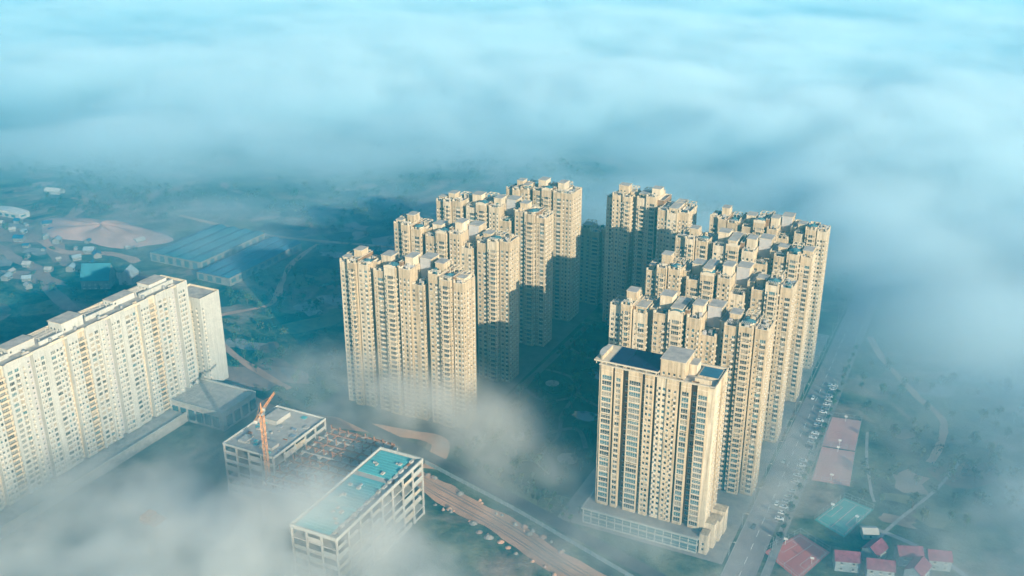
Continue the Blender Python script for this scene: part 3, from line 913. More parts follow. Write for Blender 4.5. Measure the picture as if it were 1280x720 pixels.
t, H = frame_building('market_hall', 'unfinished hall with bright teal roof sheets on the foggy building site', -257.0, -232.5, 300.0, 373.5, 6, 5.3, 3, 8, 'teal')
for k, (ya, yb) in enumerate(((301, 323.5), (324.2, 347.5), (351.5, 372.5))):
    b = MB()
    b.box(-256.0, ya, H + 0.004, -237.5, yb, H + 0.35, 0)
    for q in range(int((yb - ya) / 2.2)):      # standing seams, some sheets lapped unevenly
        yy = ya + 1.1 + q * 2.2
        b.box(-255.9, yy, H + 0.352, -237.6 - srng.uniform(0, 0.6), yy + 0.14, H + 0.47, 0)
    o = b.build('roof_sheet', 'teal', t)
    for q in range(5):
        b = MB()
        xx, yy = srng.uniform(-255, -240), srng.uniform(ya + 1, yb - 3)
        b.box(xx, yy, H + 0.48, xx + srng.uniform(0.8, 2.0), yy + srng.uniform(0.8, 2.2), H + srng.uniform(0.9, 1.5), 0)
        b.build('roof_unit', 'concrete', t)
for k in range(30):      # loose planks, stacks and formwork left on the open side of the roof
    b = MB()
    xx, yy = srng.uniform(-237.2, -233.6), srng.uniform(302, 371)
    b.box(xx, yy, H + 0.003, xx + srng.uniform(0.3, 1.1), yy + srng.uniform(0.6, 2.6), H + srng.uniform(0.2, 0.7), 0)
    b.build('material_stack', srng.choice(('rust', 'concrete', 'metal')), t)
b = MB()
coping(b, -257.5, 299.5, -232.0, 374.0, H, 0, 0.6, 1.3, 0.1)
b.build('parapet', 'white', t)
for k in range(14):
    b = MB()
    yy = 303 + k * 5.0
    b.box(-236.6, yy, H + 0.002, -235.2, yy + 1.6 + (k % 3) * 0.6, H + 0.9 + (k % 2) * 0.5, 0)
    b.build('roof_unit', 'concrete', t)

t, H2 = frame_building('concrete_frame', 'pale concrete frame under construction with a bare flat roof, left of the rebar deck', -335.0, -303.0, 345.0, 389.0, 6, 5.0, 4, 5, None)
for (xa, ya, xb, yb, h) in ((-331, 372, -322, 384, 2.6), (-316, 350, -308, 356, 1.6), (-330, 350, -325, 357, 1.1)):
    b = MB()
    b.box(xa, ya, H2 + 0.002, xb, yb, H2 + h, 0)
    b.build('roof_hut', 'concrete', t)
for k in range(26):
    b = MB()
    xx, yy = srng.uniform(-333, -306), srng.uniform(347, 386)
    b.box(xx, yy, H2 + 0.003, xx + srng.uniform(0.6, 3.0), yy + srng.uniform(0.6, 3.0), H2 + srng.uniform(0.2, 1.0), 0)
    b.build('material_stack', srng.choice(('rust', 'concrete', 'metal', 'teal')), t)
b = MB()
coping(b, -335.5, 344.5, -302.5, 389.5, H2, 0, 0.4, 0.9, 0.05)
b.build('parapet', 'white', t)

t = thing('formwork_deck', 'open rebar and formwork grid between the concrete frame and teal roof', 'building site')
b = MB()
b.box(-300.5, 330, 0, -259.5, 393, 21.5, 0)
b.build('deck_base', 'concrete', t)
for k in range(12):
    b = MB()
    yy = 332 + k * 5.3
    b.box(-300, yy, 24.2, -260, yy + 0.7, 25.0, 0)
    b.build('beam', 'rust' if k % 3 else 'concrete', t)
for k in range(8):
    b = MB()
    xx = -299.5 + k * 5.5
    b.box(xx, 331, 23.3, xx + 0.7, 392, 24.15, 0)
    b.build('beam', 'rust' if k % 2 else 'concrete', t)
for k in range(8):
    for j in range(6):
        b = MB()
        xx, yy = -299.3 + k * 5.5, 333 + j * 11.2
        b.box(xx, yy, 21.5, xx + 0.5, yy + 0.5, 26.5 + (k * 7 + j * 3) % 4 * 0.4, 0)
        b.build('post', 'rust', t)
for k in range(70):
    b = MB()
    xx, yy = srng.uniform(-299, -262), srng.uniform(333, 390)
    b.bar((xx, yy, 25.2 + srng.uniform(0, 0.4)), (xx + srng.uniform(-4, 4), yy + srng.uniform(-3, 3), 25.3 + srng.uniform(0, 1.6)), 0.3, 0)
    b.build('plank', srng.choice(('rust', 'concrete', 'rust', 'metal')), t)


def crane(label, x, y, H, jib, rz):
    t = thing('tower_crane', label, 'crane', (x, y, 0), rz)
    b = MB()
    w = 0.9
    for sx in (-w, w):
        for sy in (-w, w):
            b.bar((sx, sy, 0), (sx, sy, H), 0.2, 0)
    n = int(H / 1.8)
    for k in range(n):
        z0, z1 = k * 1.8, k * 1.8 + 1.8
        s = 1 if k % 2 else -1
        for (ax, ay, bx, by) in ((-w, -w, w, -w), (w, -w, w, w), (w, w, -w, w), (-w, w, -w, -w)):
            p, q = ((ax, ay), (bx, by)) if s > 0 else ((bx, by), (ax, ay))
            b.bar((p[0], p[1], z0), (q[0], q[1], z1), 0.11, 0)
            b.bar((ax, ay, z1), (bx, by, z1), 0.09, 0)
    b.build('mast', 'orange', t)
    b = MB()
    b.box(-1.3, -1.3, H, 1.3, 1.3, H + 1.0, 0)
    b.build('slewing_ring', 'metal', t)
    b = MB()
    b.box(1.4, -0.9, H + 0.2, 3.0, 0.9, H + 2.4, 0)
    b.box(3.0, -0.7, H + 0.9, 3.06, 0.7, H + 2.1, 1)
    b.build('cab', ['white', 'glass_a'], t)
    b = MB()
    for (yy, zz) in ((-0.6, H + 1.4), (0.6, H + 1.4), (0, H + 2.6)):
        b.bar((0, yy, zz), (jib, yy * 0.6, zz - (0.4 if zz > H + 2 else 0)), 0.2, 0)
    for k in range(int(jib / 1.6)):
        x0 = k * 1.6
        for yy in (-0.6, 0.6):
            b.bar((x0, yy, H + 1.4), (x0 + 0.8, 0, H + 2.5), 0.1, 0)
            b.bar((x0 + 0.8, 0, H + 2.5), (x0 + 1.6, yy, H + 1.4), 0.1, 0)
    b.build('jib', 'orange', t)
    b = MB()
    b.bar((0, -0.5, H + 1.4), (-9, -0.5, H + 1.4), 0.25, 0)
    b.bar((0, 0.5, H + 1.4), (-9, 0.5, H + 1.4), 0.25, 0)
    b.build('counter_jib', 'orange', t)
    b = MB()
    b.box(-9, -0.8, H - 0.2, -6.6, 0.8, H + 1.38, 0)
    b.build('counterweight', 'concrete', t)
    b = MB()
    b.bar((-0.5, 0, H + 1), (0, 0, H + 6.5), 0.25, 0)
    b.bar((0.5, 0, H + 1), (0, 0, H + 6.5), 0.25, 0)
    b.bar((0, 0, H + 6.4), (jib * 0.65, 0, H + 2.6), 0.08, 0)
    b.bar((0, 0, H + 6.4), (-8.5, 0, H + 1.5), 0.08, 0)
    b.build('apex', 'orange', t)
    return t


crane('orange tower crane standing in the fog beside the concrete frame', -304.0, 341.0, 57.0, 20, R(110))

t = thing('site_hoist', 'orange hoist platform half swallowed by fog in front of the long block', 'hoist', (-336, 293, 0))
b = MB()
for sx in (-3, 3):
    for sy in (-2.2, 2.2):
        b.bar((sx, sy, 0), (sx, sy, 15), 0.35, 0)
for k in range(7):
    z0 = 1 + k * 2
    b.bar((-3, -2.2, z0), (3, -2.2, z0 + 2), 0.2, 0)
    b.bar((3, -2.2, z0), (3, 2.2, z0 + 2), 0.2, 0)
b.build('tower_frame', 'orange', t)
b = MB()
b.box(-5, -4, 15, 5, 4, 16, 0)
b.box(-4.4, -3.4, 16, 0, 3, 18.4, 0)
b.build('platform', 'orange', t)


# ------------------------------------------------------------------ the ground and what lies flat on it
def sheet(name, pts, z, m, kind='structure'):
    b = MB()
    b.face([(x, y, z) for x, y in pts], 0)
    return b.build(name, m, None, kind)


def smooth(pts, n=8):
    out = []
    P = [pts[0]] + list(pts) + [pts[-1]]
    for i in range(1, len(P) - 2):
        p0, p1, p2, p3 = (Vector(p) for p in P[i - 1:i + 3])
        for k in range(n):
            u = k / n
            out.append(0.5 * ((2 * p1) + (p2 - p0) * u + (2 * p0 - 5 * p1 + 4 * p2 - p3) * u * u + (3 * p1 - p0 - 3 * p2 + p3) * u ** 3))
    out.append(Vector(P[-2]))
    return out


def ribbon(name, pts, w, z, m, parent=None, kind='structure', jit=0.0, seed=0):
    rng = random.Random(seed)
    p = smooth(pts)
    b = MB()
    L = []
    for i, c in enumerate(p):
        d = (p[min(i + 1, len(p) - 1)] - p[max(i - 1, 0)]).normalized()
        nn = Vector((-d.y, d.x))
        wl = w / 2 * (1 + jit * (math.sin(i * 0.55 + seed) * 0.6 + math.sin(i * 1.3 + 2 * seed) * 0.3 + rng.uniform(-0.15, 0.15)))
        wr = w / 2 * (1 + jit * (math.sin(i * 0.47 + 3 * seed) * 0.6 + math.sin(i * 1.1 + seed) * 0.3 + rng.uniform(-0.15, 0.15)))
        L.append((c + nn * wl, c - nn * wr))
    for (a, c), (e, f) in zip(L, L[1:]):
        b.face([(c.x, c.y, z), (f.x, f.y, z), (e.x, e.y, z), (a.x, a.y, z)], 0)
    return b.build(name, m, parent, kind)


# ground: one sheet, countryside colours from layered noise
gm = bpy.data.materials.new('countryside')
gm.use_nodes = True
t_ = gm.node_tree
pb = t_.nodes['Principled BSDF']
pb.inputs['Roughness'].default_value = 0.95
pb.inputs['Specular IOR Level'].default_value = 0.1
geo = t_.nodes.new('ShaderNodeNewGeometry')


def gnoise(sc, det, rough=0.6, dist=0.0):
    n = t_.nodes.new('ShaderNodeTexNoise')
    n.inputs['Scale'].default_value = sc
    n.inputs['Detail'].default_value = det
    n.inputs['Roughness'].default_value = rough
    n.inputs['Distortion'].default_value = dist
    t_.links.new(geo.outputs['Position'], n.inputs['Vector'])
    return n.outputs['Fac']


def gramp(fac, stops):
    r = t_.nodes.new('ShaderNodeValToRGB')
    e = r.color_ramp.elements
    while len(e) < len(stops):
        e.new(0.5)
    for k, (p, c) in enumerate(stops):
        e[k].position = p
        e[k].color = (*c, 1) if len(c) == 3 else c
    t_.links.new(fac, r.inputs[0])
    return r.outputs[0]


def gmix(f, a, b):
    x = t_.nodes.new('ShaderNodeMix')
    x.data_type = 'RGBA'
    t_.links.new(f, x.inputs[0])
    t_.links.new(a, x.inputs[6])
    t_.links.new(b, x.inputs[7])
    return x.outputs[2]


veg = gramp(gnoise(0.035, 8, 0.7), [(0.38, (0.012, 0.026, 0.016)), (0.5, (0.05, 0.085, 0.045)), (0.62, (0.16, 0.17, 0.10))])
soil = gramp(gnoise(0.05, 6, 0.65), [(0.35, (0.16, 0.12, 0.09)), (0.65, (0.34, 0.26, 0.20))])
where = gramp(gnoise(0.011, 7, 0.66, 0.8), [(0.50, (0, 0, 0)), (0.60, (1, 1, 1))])
t_.links.new(gmix(where, veg, soil), pb.inputs['Base Color'])
bmp = t_.nodes.new('ShaderNodeBump')
bmp.inputs['Strength'].default_value = 0.6
bmp.inputs['Distance'].default_value = 3.0
t_.links.new(gnoise(0.09, 5, 0.7), bmp.inputs['Height'])
t_.links.new(bmp.outputs[0], pb.inputs['Normal'])
M['ground'] = gm
G = (-4700.0, -300.0, 3200.0, 5200.0)
b = MB()
NX, NY = 60, 50
for i in range(NX + 1):
    for j in range(NY + 1):
        b.v.append((G[0] + (G[2] - G[0]) * i / NX, G[1] + (G[3] - G[1]) * j / NY, 0.0))
for i in range(NX):
    for j in range(NY):
        k = i * (NY + 1) + j
        b.f.append((k, k + NY + 1, k + NY + 2, k + 1))
        b.m.append(0)
b.build('ground', 'ground', None, 'structure')

# estate courtyard
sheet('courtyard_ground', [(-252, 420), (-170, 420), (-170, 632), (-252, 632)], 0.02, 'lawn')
sheet('estate_ground', [(-350, 436), (-252.01, 436), (-252.01, 690), (-350, 690)], 0.02, 'gardenpath')
sheet('estate_ground', [(-169.99, 400), (-84, 400), (-84, 690), (-169.99, 690)], 0.02, 'paving')
for k, (pts, w) in enumerate((
        ([(-249, 440), (-248, 500), (-247, 560), (-246, 628)], 5.0), ([(-246, 470), (-228, 480), (-214, 472), (-196, 488), (-182, 470)], 3.0),
        ([(-244, 520), (-226, 512), (-212, 528), (-224, 548), (-244, 552)], 2.6), ([(-212, 528), (-192, 520), (-178, 534)], 2.6),
        ([(-230, 430), (-222, 452), (-206, 458), (-192, 446), (-184, 428)], 3.0), ([(-244, 590), (-222, 580), (-200, 592), (-180, 580)], 2.8),
        ([(-206, 458), (-202, 476), (-210, 500), (-212, 528)], 2.4), ([(-200, 592), (-196, 560), (-192, 520)], 2.4), ([(-236, 440), (-238, 470), (-232, 500)], 2.2))):
    ribbon('garden_path', pts, w, 0.05 + 0.006 * k, 'gardenpath')
for (cx, cy, rx, ry) in ((-204, 562, 13, 9), (-226, 602, 9, 7), (-196, 505, 9, 6)):
    sheet('pond_water', [(cx + rx * math.cos(a * 0.3927) * (1 + 0.15 * math.sin(3 * a)), cy + ry * math.sin(a * 0.3927)) for a in range(16)], 0.035, 'pond')
for (cx, cy, r) in ((-222, 465, 5), (-187, 455, 6), (-232, 535, 4.5), (-210, 610, 6)):
    b = MB()
    b.prism([(cx + r * math.cos(a * 0.5236), cy + r * math.sin(a * 0.5236)) for a in range(12)], 0.02, 0.35, 0)
    b.build('paved_path', 'paving', None, 'structure')

for k, pts in enumerate(([(-240, 448), (-232, 460), (-238, 476)], [(-216, 436), (-204, 444), (-190, 436)], [(-238, 528), (-226, 522), (-218, 534), (-228, 544)], [(-188, 540), (-180, 552), (-186, 572)], [(-222, 560), (-216, 574), (-224, 586)], [(-190, 598), (-202, 606), (-196, 618)], [(-214, 490), (-222, 500), (-218, 512)])):
    b = MB()
    p_ = smooth(pts, 5)
    for a_, c_ in zip(p_, p_[1:]):
        b.bar((a_.x, a_.y, 0.5), (c_.x, c_.y, 0.5), 1.1, 0)
    tag(b.build('hedge', 'leaf_b'), 'low clipped hedge curving beside the paths of the dark courtyard garden', 'hedge', 'courtyard hedges')

# road along the right row, with kerbs, pavement and markings
ribbon('road', [(-74, 330), (-75, 420), (-74, 520), (-73, 640), (-72, 780), (-66, 1000)], 15.0, 0.06, 'roadway')
for sx, nm in ((-82.2, 'kerb'), (-65.4, 'kerb')):
    b = MB()
    b.box(sx - 0.15, 340, 0, sx + 0.15, 900, 0.18, 0)
    b.build(nm, 'kerb', None, 'structure')
b = MB()
for k in range(46):
    y = 345 + k * 12
    b.face([(-74.6, y, 0.066), (-74.3, y, 0.066), (-74.3, y + 6, 0.066), (-74.6, y + 6, 0.066)], 0)
for k in range(34):
    y = 446 + k * 5.6
    b.face([(-69.9, y, 0.066), (-66.0, y, 0.066), (-66.0, y + 0.18, 0.066), (-69.9, y + 0.18, 0.066)], 0)
b.build('road_markings', 'paint', None, 'structure')
sheet('pavement', [(-65.2, 340), (-61.5, 340), (-61.5, 900), (-65.2, 900)], 0.14, 'paving')

# earth track and its sheet fence in front of the estate
ribbon('dirt_road', [(-340, 424), (-300, 415), (-252, 400), (-222, 391), (-189, 381), (-150, 366), (-100, 350), (-40, 330)], 15.0, 0.07, 'dirt', jit=0.2, seed=3)
for k, dy in enumerate((-4.2, -2.4, 1.6, 3.6)):      # wheel ruts
    ribbon('dirt_road', [(-252, 400 + dy), (-222, 391 + dy), (-189, 381 + dy), (-150, 366 + dy), (-100, 350 + dy), (-40, 330 + dy)], 0.9, 0.09 + 0.004 * k, 'bare', jit=0.6, seed=20 + k)
rgd = random.Random(61)
for k in range(46):
    q = rgd.random()
    xx = -250 + 150 * q
    yy = 399 - 0.325 * (xx + 250) + rgd.choice((-1, 1)) * rgd.uniform(6.5, 11)
    b = MB()
    r_, h_ = rgd.uniform(0.8, 2.4), rgd.uniform(0.5, 1.4)
    b.cyl(xx, yy, 0, h_, r_, 0, 8, r_ * 0.25)
    tag(b.build('earth_heap', rgd.choice(('dirt', 'bare', 'plot_b0'))), 'small heap of spoil dumped along the edge of the earth track', 'spoil heap', 'spoil heaps along the earth track')
ribbon('dirt_road', [(-252, 412), (-262, 440), (-300, 436), (-370, 428), (-420, 440)], 10.0, 0.064, 'dirt', jit=0.2, seed=4)
ribbon('service_road', [(-340, 444), (-262, 424), (-192, 404), (-126, 383), (-80, 368)], 8.0, 0.078, 'asphalt', jit=0.03)
fp = [(-256, 415), (-192.6, 396.5), (-126.3, 373.5), (-92, 361)]
t = thing('site_fence', 'pale sheet fence along the earth track in front of the estate', 'fence')
for (p, q) in zip(fp, fp[1:]):
    d = Vector(q) - Vector(p)
    n = int(d.length / 4)
    for k in range(n):
        a, c = Vector(p) + d * (k / n), Vector(p) + d * ((k + 1) / n)
        o_ = d.normalized() * 0.1
        nn = Vector((-d.y, d.x)).normalized() * 0.06
        b = MB()
        b.prism([tuple(a + o_ - nn), tuple(c - o_ - nn), tuple(c - o_ + nn), tuple(a + o_ + nn)], 0.3, 2.7, 0)
        b.build('fence_panel', 'fence', t)
        b = MB()
        b.box(a.x - 0.12, a.y - 0.12, 0, a.x + 0.12, a.y + 0.12, 3.0, 0)
        b.build('post', 'metal', t)


# sports courts beside the road
def court(name, label, quad, z, m, rows=1):
    t = thing(name, label, 'sports court')
    b = MB()
    b.face([(x, y, z) for x, y in quad], 0)
    b.build('playing_surface', m, t)
    q = [Vector(p) for p in quad]

    def at(u, v):
        return (q[0] * (1 - u) + q[1] * u) * (1 - v) + (q[3] * (1 - u) + q[2] * u) * v
    b = MB()

    def line(a, c, w=0.16):
        a, c = at(*a), at(*c)
        n = Vector((-(c - a).y, (c - a).x)).normalized() * w
        b.face([(p.x, p.y, z + 0.006) for p in (a - n, c - n, c + n, a + n)], 0)
    for (a, c) in (((.06, .06), (.94, .06)), ((.94, .07), (.94, .93)), ((.94, .94), (.06, .94)), ((.06, .93), (.06, .07)), ((.07, .5), (.93, .5)), ((.3, .07), (.3, .25)), ((.7, .07), (.7, .25)), ((.31, .25), (.69, .25)), ((.3, .75), (.3, .93)), ((.7, .75), (.7, .93)), ((.31, .75), (.69, .75))):
        line(a, c)
    b.build('line_marking', 'line', t, 'stuff')
    b = MB()
    for k in range(4):
        p, r = q[k], q[(k + 1) % 4]
        n = max(2, int((r - p).length / 4))
        for i in range(n):
            s = p + (r - p) * i / n
            b.bar((s.x, s.y, 0), (s.x, s.y, 3.2), 0.12, 0)
        b.bar((p.x, p.y, 3.2), (r.x, r.y, 3.2), 0.08, 0)
        b.bar((p.x, p.y, 1.6), (r.x, r.y, 1.6), 0.06, 0)
    b.build('court_fence', 'metal', t, 'stuff')
    for v in (0.09, 0.91):
        b = MB()
        s = at(0.5, v)
        b.bar((s.x, s.y, 0), (s.x, s.y, 3.4), 0.22, 0)
        b.box(s.x - 0.9, s.y - 0.06, 2.9, s.x + 0.9, s.y + 0.06, 4.0, 0)
        b.build('goal_post', 'paint', t)
    return t


court('sports_court', 'far pink sports court of the two beside the foggy road', [(-61.0, 532.5), (-43.0, 534.5), (-44.9, 572), (-62.5, 569)], 0.05, 'pink')
court('sports_court', 'near pink sports court of the two beside the foggy road', [(-59.5, 493), (-40.1, 495.7), (-42.9, 533.2), (-60.9, 531.2)], 0.05, 'pink')
court('sports_court', 'teal sports court between the pink courts and red court', [(-35.3, 447.4), (-25.5, 478.8), (-41.0, 483.4), (-51.3, 456.1)], 0.05, 'green')
court('sports_court', 'red sports court at the bottom right near the road', [(-49.0, 404), (-39.4, 432.0), (-55.5, 441.2), (-68.2, 418.4)], 0.05, 'red')

# paths on the right
ribbon('footpath', [(-22, 446), (-14.6, 470.1), (2.5, 514.8), (14, 560)], 1.8, 0.05, 'kerb')
ribbon('footpath', [(-26, 462), (-8, 458), (12, 448), (36, 430)], 3.0, 0.055, 'kerb', jit=0.1)
ribbon('dirt_path', [(-58, 700), (-43.7, 665), (-22, 626), (-4, 600), (1, 575), (-4, 540)], 4.5, 0.05, 'dirt', jit=0.4, seed=6)
ribbon('dirt_path', [(-40, 560), (-36, 530), (-30, 500), (-26, 486)], 1.6, 0.06, 'kerb', jit=0.2, seed=6)


# ------------------------------------------------------------------ houses, sheds
def house(name, label, x, y, w, d, h, rz, roofm, wallm='white', group=None, rise=0.35):
    t = thing(name, label, 'house', (x, y, 0), rz, group)
    b = MB()
    b.box(-w / 2, -d / 2, 0, w / 2, d / 2, h, 0, bottom=False)
    b.face([(-w / 2, -d / 2, h), (-w / 2, d / 2, h), (-w / 2, 0, h + d * rise)], 0)
    b.face([(w / 2, d / 2, h), (w / 2, -d / 2, h), (w / 2, 0, h + d * rise)], 0)
    b.build('wall', wallm, t)
    b = MB()
    e, r = 0.5, h + d * rise + 0.12
    zl = h - e * rise * 2 + 0.12
    for s in (-1, 1):
        b.face([(-w / 2 - e, s * (d / 2 + e), zl), (w / 2 + e, s * (d / 2 + e), zl), (w / 2 + e, 0, r), (-w / 2 - e, 0, r)][::s], 0)
        b.face([(-w / 2 - e, s * (d / 2 + e), zl - 0.2), (w / 2 + e, s * (d / 2 + e), zl - 0.2), (w / 2 + e, s * (d / 2 + e), zl), (-w / 2 - e, s * (d / 2 + e), zl)][::s], 0)
    b.build('roof', roofm, t)
    wm = window_mesh(1.3, 1.3, 'glass_a')
    for s, ang in ((-1, 0), (1, math.pi)):
        for k in range(max(1, int(w / 4))):
            for f in range(max(1, int(h / 3))):
                o = bpy.data.objects.new('window', wm)
                COL.objects.link(o)
                o.parent = t
                o.location = ((k + 0.5) * w / max(1, int(w / 4)) - w / 2, s * (d / 2 + 0.06), 1.0 + 3 * f)
                o.rotation_euler = (0, 0, ang)
    return t


def copy_tree(src, loc, rz, label, scale=1.0):
    return dup(src, loc, rz, label, scale)


for k, (x, y, w, d, h, rz, lb) in enumerate((
        (-31, 424, 11, 8, 6.2, 0.3, 'red-roofed house beside the red court'), (-20, 437, 10, 8, 6.0, 1.2, 'red-roofed house just right of the pale pavilion'),
        (-16, 424, 12, 8, 6.4, 0.25, 'red-roofed house at the bottom edge, second from the red court'), (-5, 441, 11, 8, 6.2, 0.4, 'red-roofed house standing farthest from the road'),
        (8, 444, 10, 8, 6.0, 0.3, 'red-roofed house by the end of the footpath'), (0, 430, 11, 8, 6.0, 1.3, 'red-roofed house in the middle of the bottom right group'))):
    house('red_roofed_house', lb, x, y, w, d, h, rz, 'purple', 'fence', 'red-roofed houses at the bottom right')
t = house('pavilion', 'small pale pavilion by the corner of the teal court', -24.5, 454, 7, 6, 3.6, 0.4, 'frame', 'white', None, 0.2)


def shed(name, label, x0, x1, y0, y1, h, roofm, wallm, n):
    t = thing(name, label, 'warehouse')
    b = MB()
    b.box(x0, y0, 0, x1, y1, h, 0, bottom=False)
    b.build('wall', wallm, t)
    wd = (x1 - x0) / n
    for k in range(n):
        xa = x0 + k * wd
        b = MB()
        b.face([(xa, y0 - 0.6, h + 0.05), (xa + wd / 2, y0 - 0.6, h + 1.6), (xa + wd / 2, y1 + 0.6, h + 1.6), (xa, y1 + 0.6, h + 0.05)], 0)
        b.face([(xa + wd / 2, y0 - 0.6, h + 1.6), (xa + wd, y0 - 0.6, h + 0.05), (xa + wd, y1 + 0.6, h + 0.05), (xa + wd / 2, y1 + 0.6, h + 1.6)], 0)
        b.face([(xa, y0 - 0.6, h + 0.05), (xa + wd, y0 - 0.6, h + 0.05), (xa + wd / 2, y0 - 0.6, h + 1.6)], 0)
        b.build('roof_bay', roofm, t)
    for k in range(int((x1 - x0) / 9)):
        b = MB()
        b.box(x0 + 2 + k * 9, y0 - 0.08, 1.0, x0 + 7 + k * 9, y0 - 0.002, h - 1.5, 0)
        b.build('window', 'glass_b', t)
    for k in range(int((y1 - y0) / 9)):
        b = MB()
        b.box(x1 + 0.002, y0 + 2 + k * 9, 2.0, x1 + 0.08, y0 + 7 + k * 9, h - 1.5, 0)
        b.build('window', 'glass_b', t)
    return t


shed('warehouse', 'wide teal-roofed warehouse in the fields beyond the long block', -632, -576, 592, 674, 8, 'tealroof', 'dullwall', 4)
shed('warehouse', 'dark blue-roofed warehouse beside the teal warehouse', -566, -532, 576, 670, 7, 'tealdk', 'dullwall', 3)
shed('warehouse', 'long white-roofed shed at the far left edge', -868, -828, 622, 634, 5, 'frame', 'white', 1)
house('gabled_hall', 'teal gabled hall half hidden behind the roof of the long block', -628, 532, 22, 18, 8, 0.5, 'tealroof', 'dullwall', None, 0.6)
house('gabled_hall', 'smaller pale gabled hall right of the teal gabled hall', -612, 548, 14, 11, 7, 2.0, 'fence', 'white', None, 0.5)
house('far_shed', 'lone pale shed far out in the fog at the left', -870, 700, 18, 9, 4, 0.2, 'frame', 'white', None, 0.2)
rng = random.Random(5)
VL = ['%s-roofed village house on the bare ground beyond the long block' % c for c in ('pale blue', 'grey concrete', 'deep blue')]
vh = [house('village_house', lb, -790, 560, 8, 6, 3.6, 0.3, m, 'dullwall', 'village houses at the far left', 0.3) for m, lb in zip(('fence', 'concrete', 'tealdk'), VL)]
spots = []
while len(spots) < 44:
    x, y = rng.uniform(-860, -670), rng.uniform(500, 622)
    if all((x - a) ** 2 + (y - b_) ** 2 > 14 ** 2 for a, b_ in spots) and x > -1.0 * y - 260:
        spots.append((x, y))


def move(o, x, y, rz):
    o.location = (x, y, 0)
    o.rotation_euler = (0, 0, rz)


for k, (x, y) in enumerate(spots):
    if k < 3:
        move(vh[k], x, y, rng.uniform(0, 3))
    else:
        dup(vh[k % 3], (x, y, 0), rng.uniform(0, 3), VL[k % 3], rng.uniform(0.5, 1.1))

# earth mound and tracks on the left
b = MB()
NR, NA = 10, 40
rg = random.Random(8)
ph = [rg.uniform(0, 6) for _ in range(4)]
for i in range(NR + 1):
    for j in range(NA):
        a = 2 * math.pi * j / NA
        r = i / NR
        edge = 1 + 0.16 * math.sin(2 * a + ph[0]) + 0.10 * math.sin(5 * a + ph[1])
        z = 8 * (1 - r ** 3) ** 1.2 * (1 + 0.15 * math.sin(7 * a + 5 * r + ph[2])) + (-0.4 if i == NR else 0.1)
        b.v.append((-728 + 66 * r * edge * math.cos(a), 628 + 33 * r * edge * math.sin(a), z))
for i in range(NR):
    for j in range(NA):
        k, l = i * NA + j, i * NA + (j + 1) % NA
        b.f.append((k, k + NA, l + NA, l))
        b.m.append(0)
o = b.build('mound', 'mound', None, 'structure')
for p in o.data.polygons:
    p.use_smooth = True
ribbon('dirt_track', [(-840, 700), (-815, 690), (-795, 655), (-775, 625), (-745, 590), (-700, 560), (-660, 552), (-600, 560)], 13, 0.05, 'bare', jit=0.35, seed=1)
ribbon('dirt_track', [(-880, 600), (-800, 565), (-745, 548), (-690, 530), (-640, 500), (-560, 470), (-470, 452), (-400, 445)], 10, 0.055, 'bare', jit=0.4, seed=2)
ribbon('dirt_track', [(-760, 590), (-720, 575), (-680, 590), (-640, 585)], 9, 0.06, 'dirt', jit=0.4, seed=9)
ribbon('dirt_track', [(-530, 690), (-520, 640), (-500, 600), (-480, 560), (-500, 520), (-450, 480), (-380, 455)], 5, 0.065, 'dirt', jit=0.4, seed=10)
ribbon('dirt_track', [(-700, 700), (-600, 690), (-520, 700), (-430, 720), (-350, 730)], 5, 0.07, 'dirt', jit=0.3, seed=11)
for k, (x, y, rx, ry) in enumerate(((-420, 452, 30, 14), (-395, 470, 22, 9), (-560, 500, 26, 10), (-800, 585, 40, 16), (-690, 520, 34, 9))):
    rg = random.Random(50 + k)
    sheet('bare_ground', [(x + rx * math.cos(a * 0.35) * rg.uniform(0.7, 1.2), y + ry * math.sin(a * 0.35) * rg.uniform(0.7, 1.2)) for a in range(18)], 0.03 + 0.003 * k, 'bare')


# fields, yards and scrub plots of the countryside
M['plot_a'] = mat('dry_grass_plot', (0.20, 0.19, 0.10), 0.95, (0.07, 0.09, 0.05), 0.10, 1.0, det=7)
M['plot_b'] = mat('gravel_yard', (0.34, 0.31, 0.28), 0.95, (0.16, 0.15, 0.14), 0.12, 1.0, det=7)
M['plot_c'] = mat('ploughed_plot', (0.24, 0.15, 0.10), 0.95, (0.08, 0.06, 0.045), 0.12, 1.0, det=7)
M['plot_d'] = mat('dark_scrub', (0.035, 0.06, 0.03), 0.95, (0.012, 0.025, 0.015), 0.14, 1.0, det=7)
rg = random.Random(91)
for k in range(190):
    if k < 140:
        x_, y_ = rg.uniform(-1000, -345), rg.uniform(448, 860)
        if (-640 < x_ < -520 and 560 < y_ < 690) or ((x_ + 728) / 95) ** 2 + ((y_ - 628) / 55) ** 2 < 1:
            continue
    else:
        x_, y_ = rg.uniform(-28, 140), rg.uniform(470, 760)
    w_, h_, a0 = rg.uniform(5, 26), rg.uniform(4, 16), rg.choice((0.0, 0.3, -0.4, 0.9)) + rg.uniform(-0.15, 0.15)
    pts, n_ = [], 11
    for i in range(n_):
        a_ = 2 * math.pi * i / n_
        q = 1.0 / max(abs(math.cos(a_)), abs(math.sin(a_))) ** 0.7 * rg.uniform(0.6, 1.15)
        px, py = w_ * q * math.cos(a_), h_ * q * math.sin(a_)
        pts.append((x_ + px * math.cos(a0) - py * math.sin(a0), y_ + px * math.sin(a0) + py * math.cos(a0)))
    sheet('field_ground', pts, 0.008 + 0.00008 * k, rg.choice(('plot_a', 'plot_b', 'plot_c', 'plot_d', 'plot_a', 'plot_d', 'bare')))


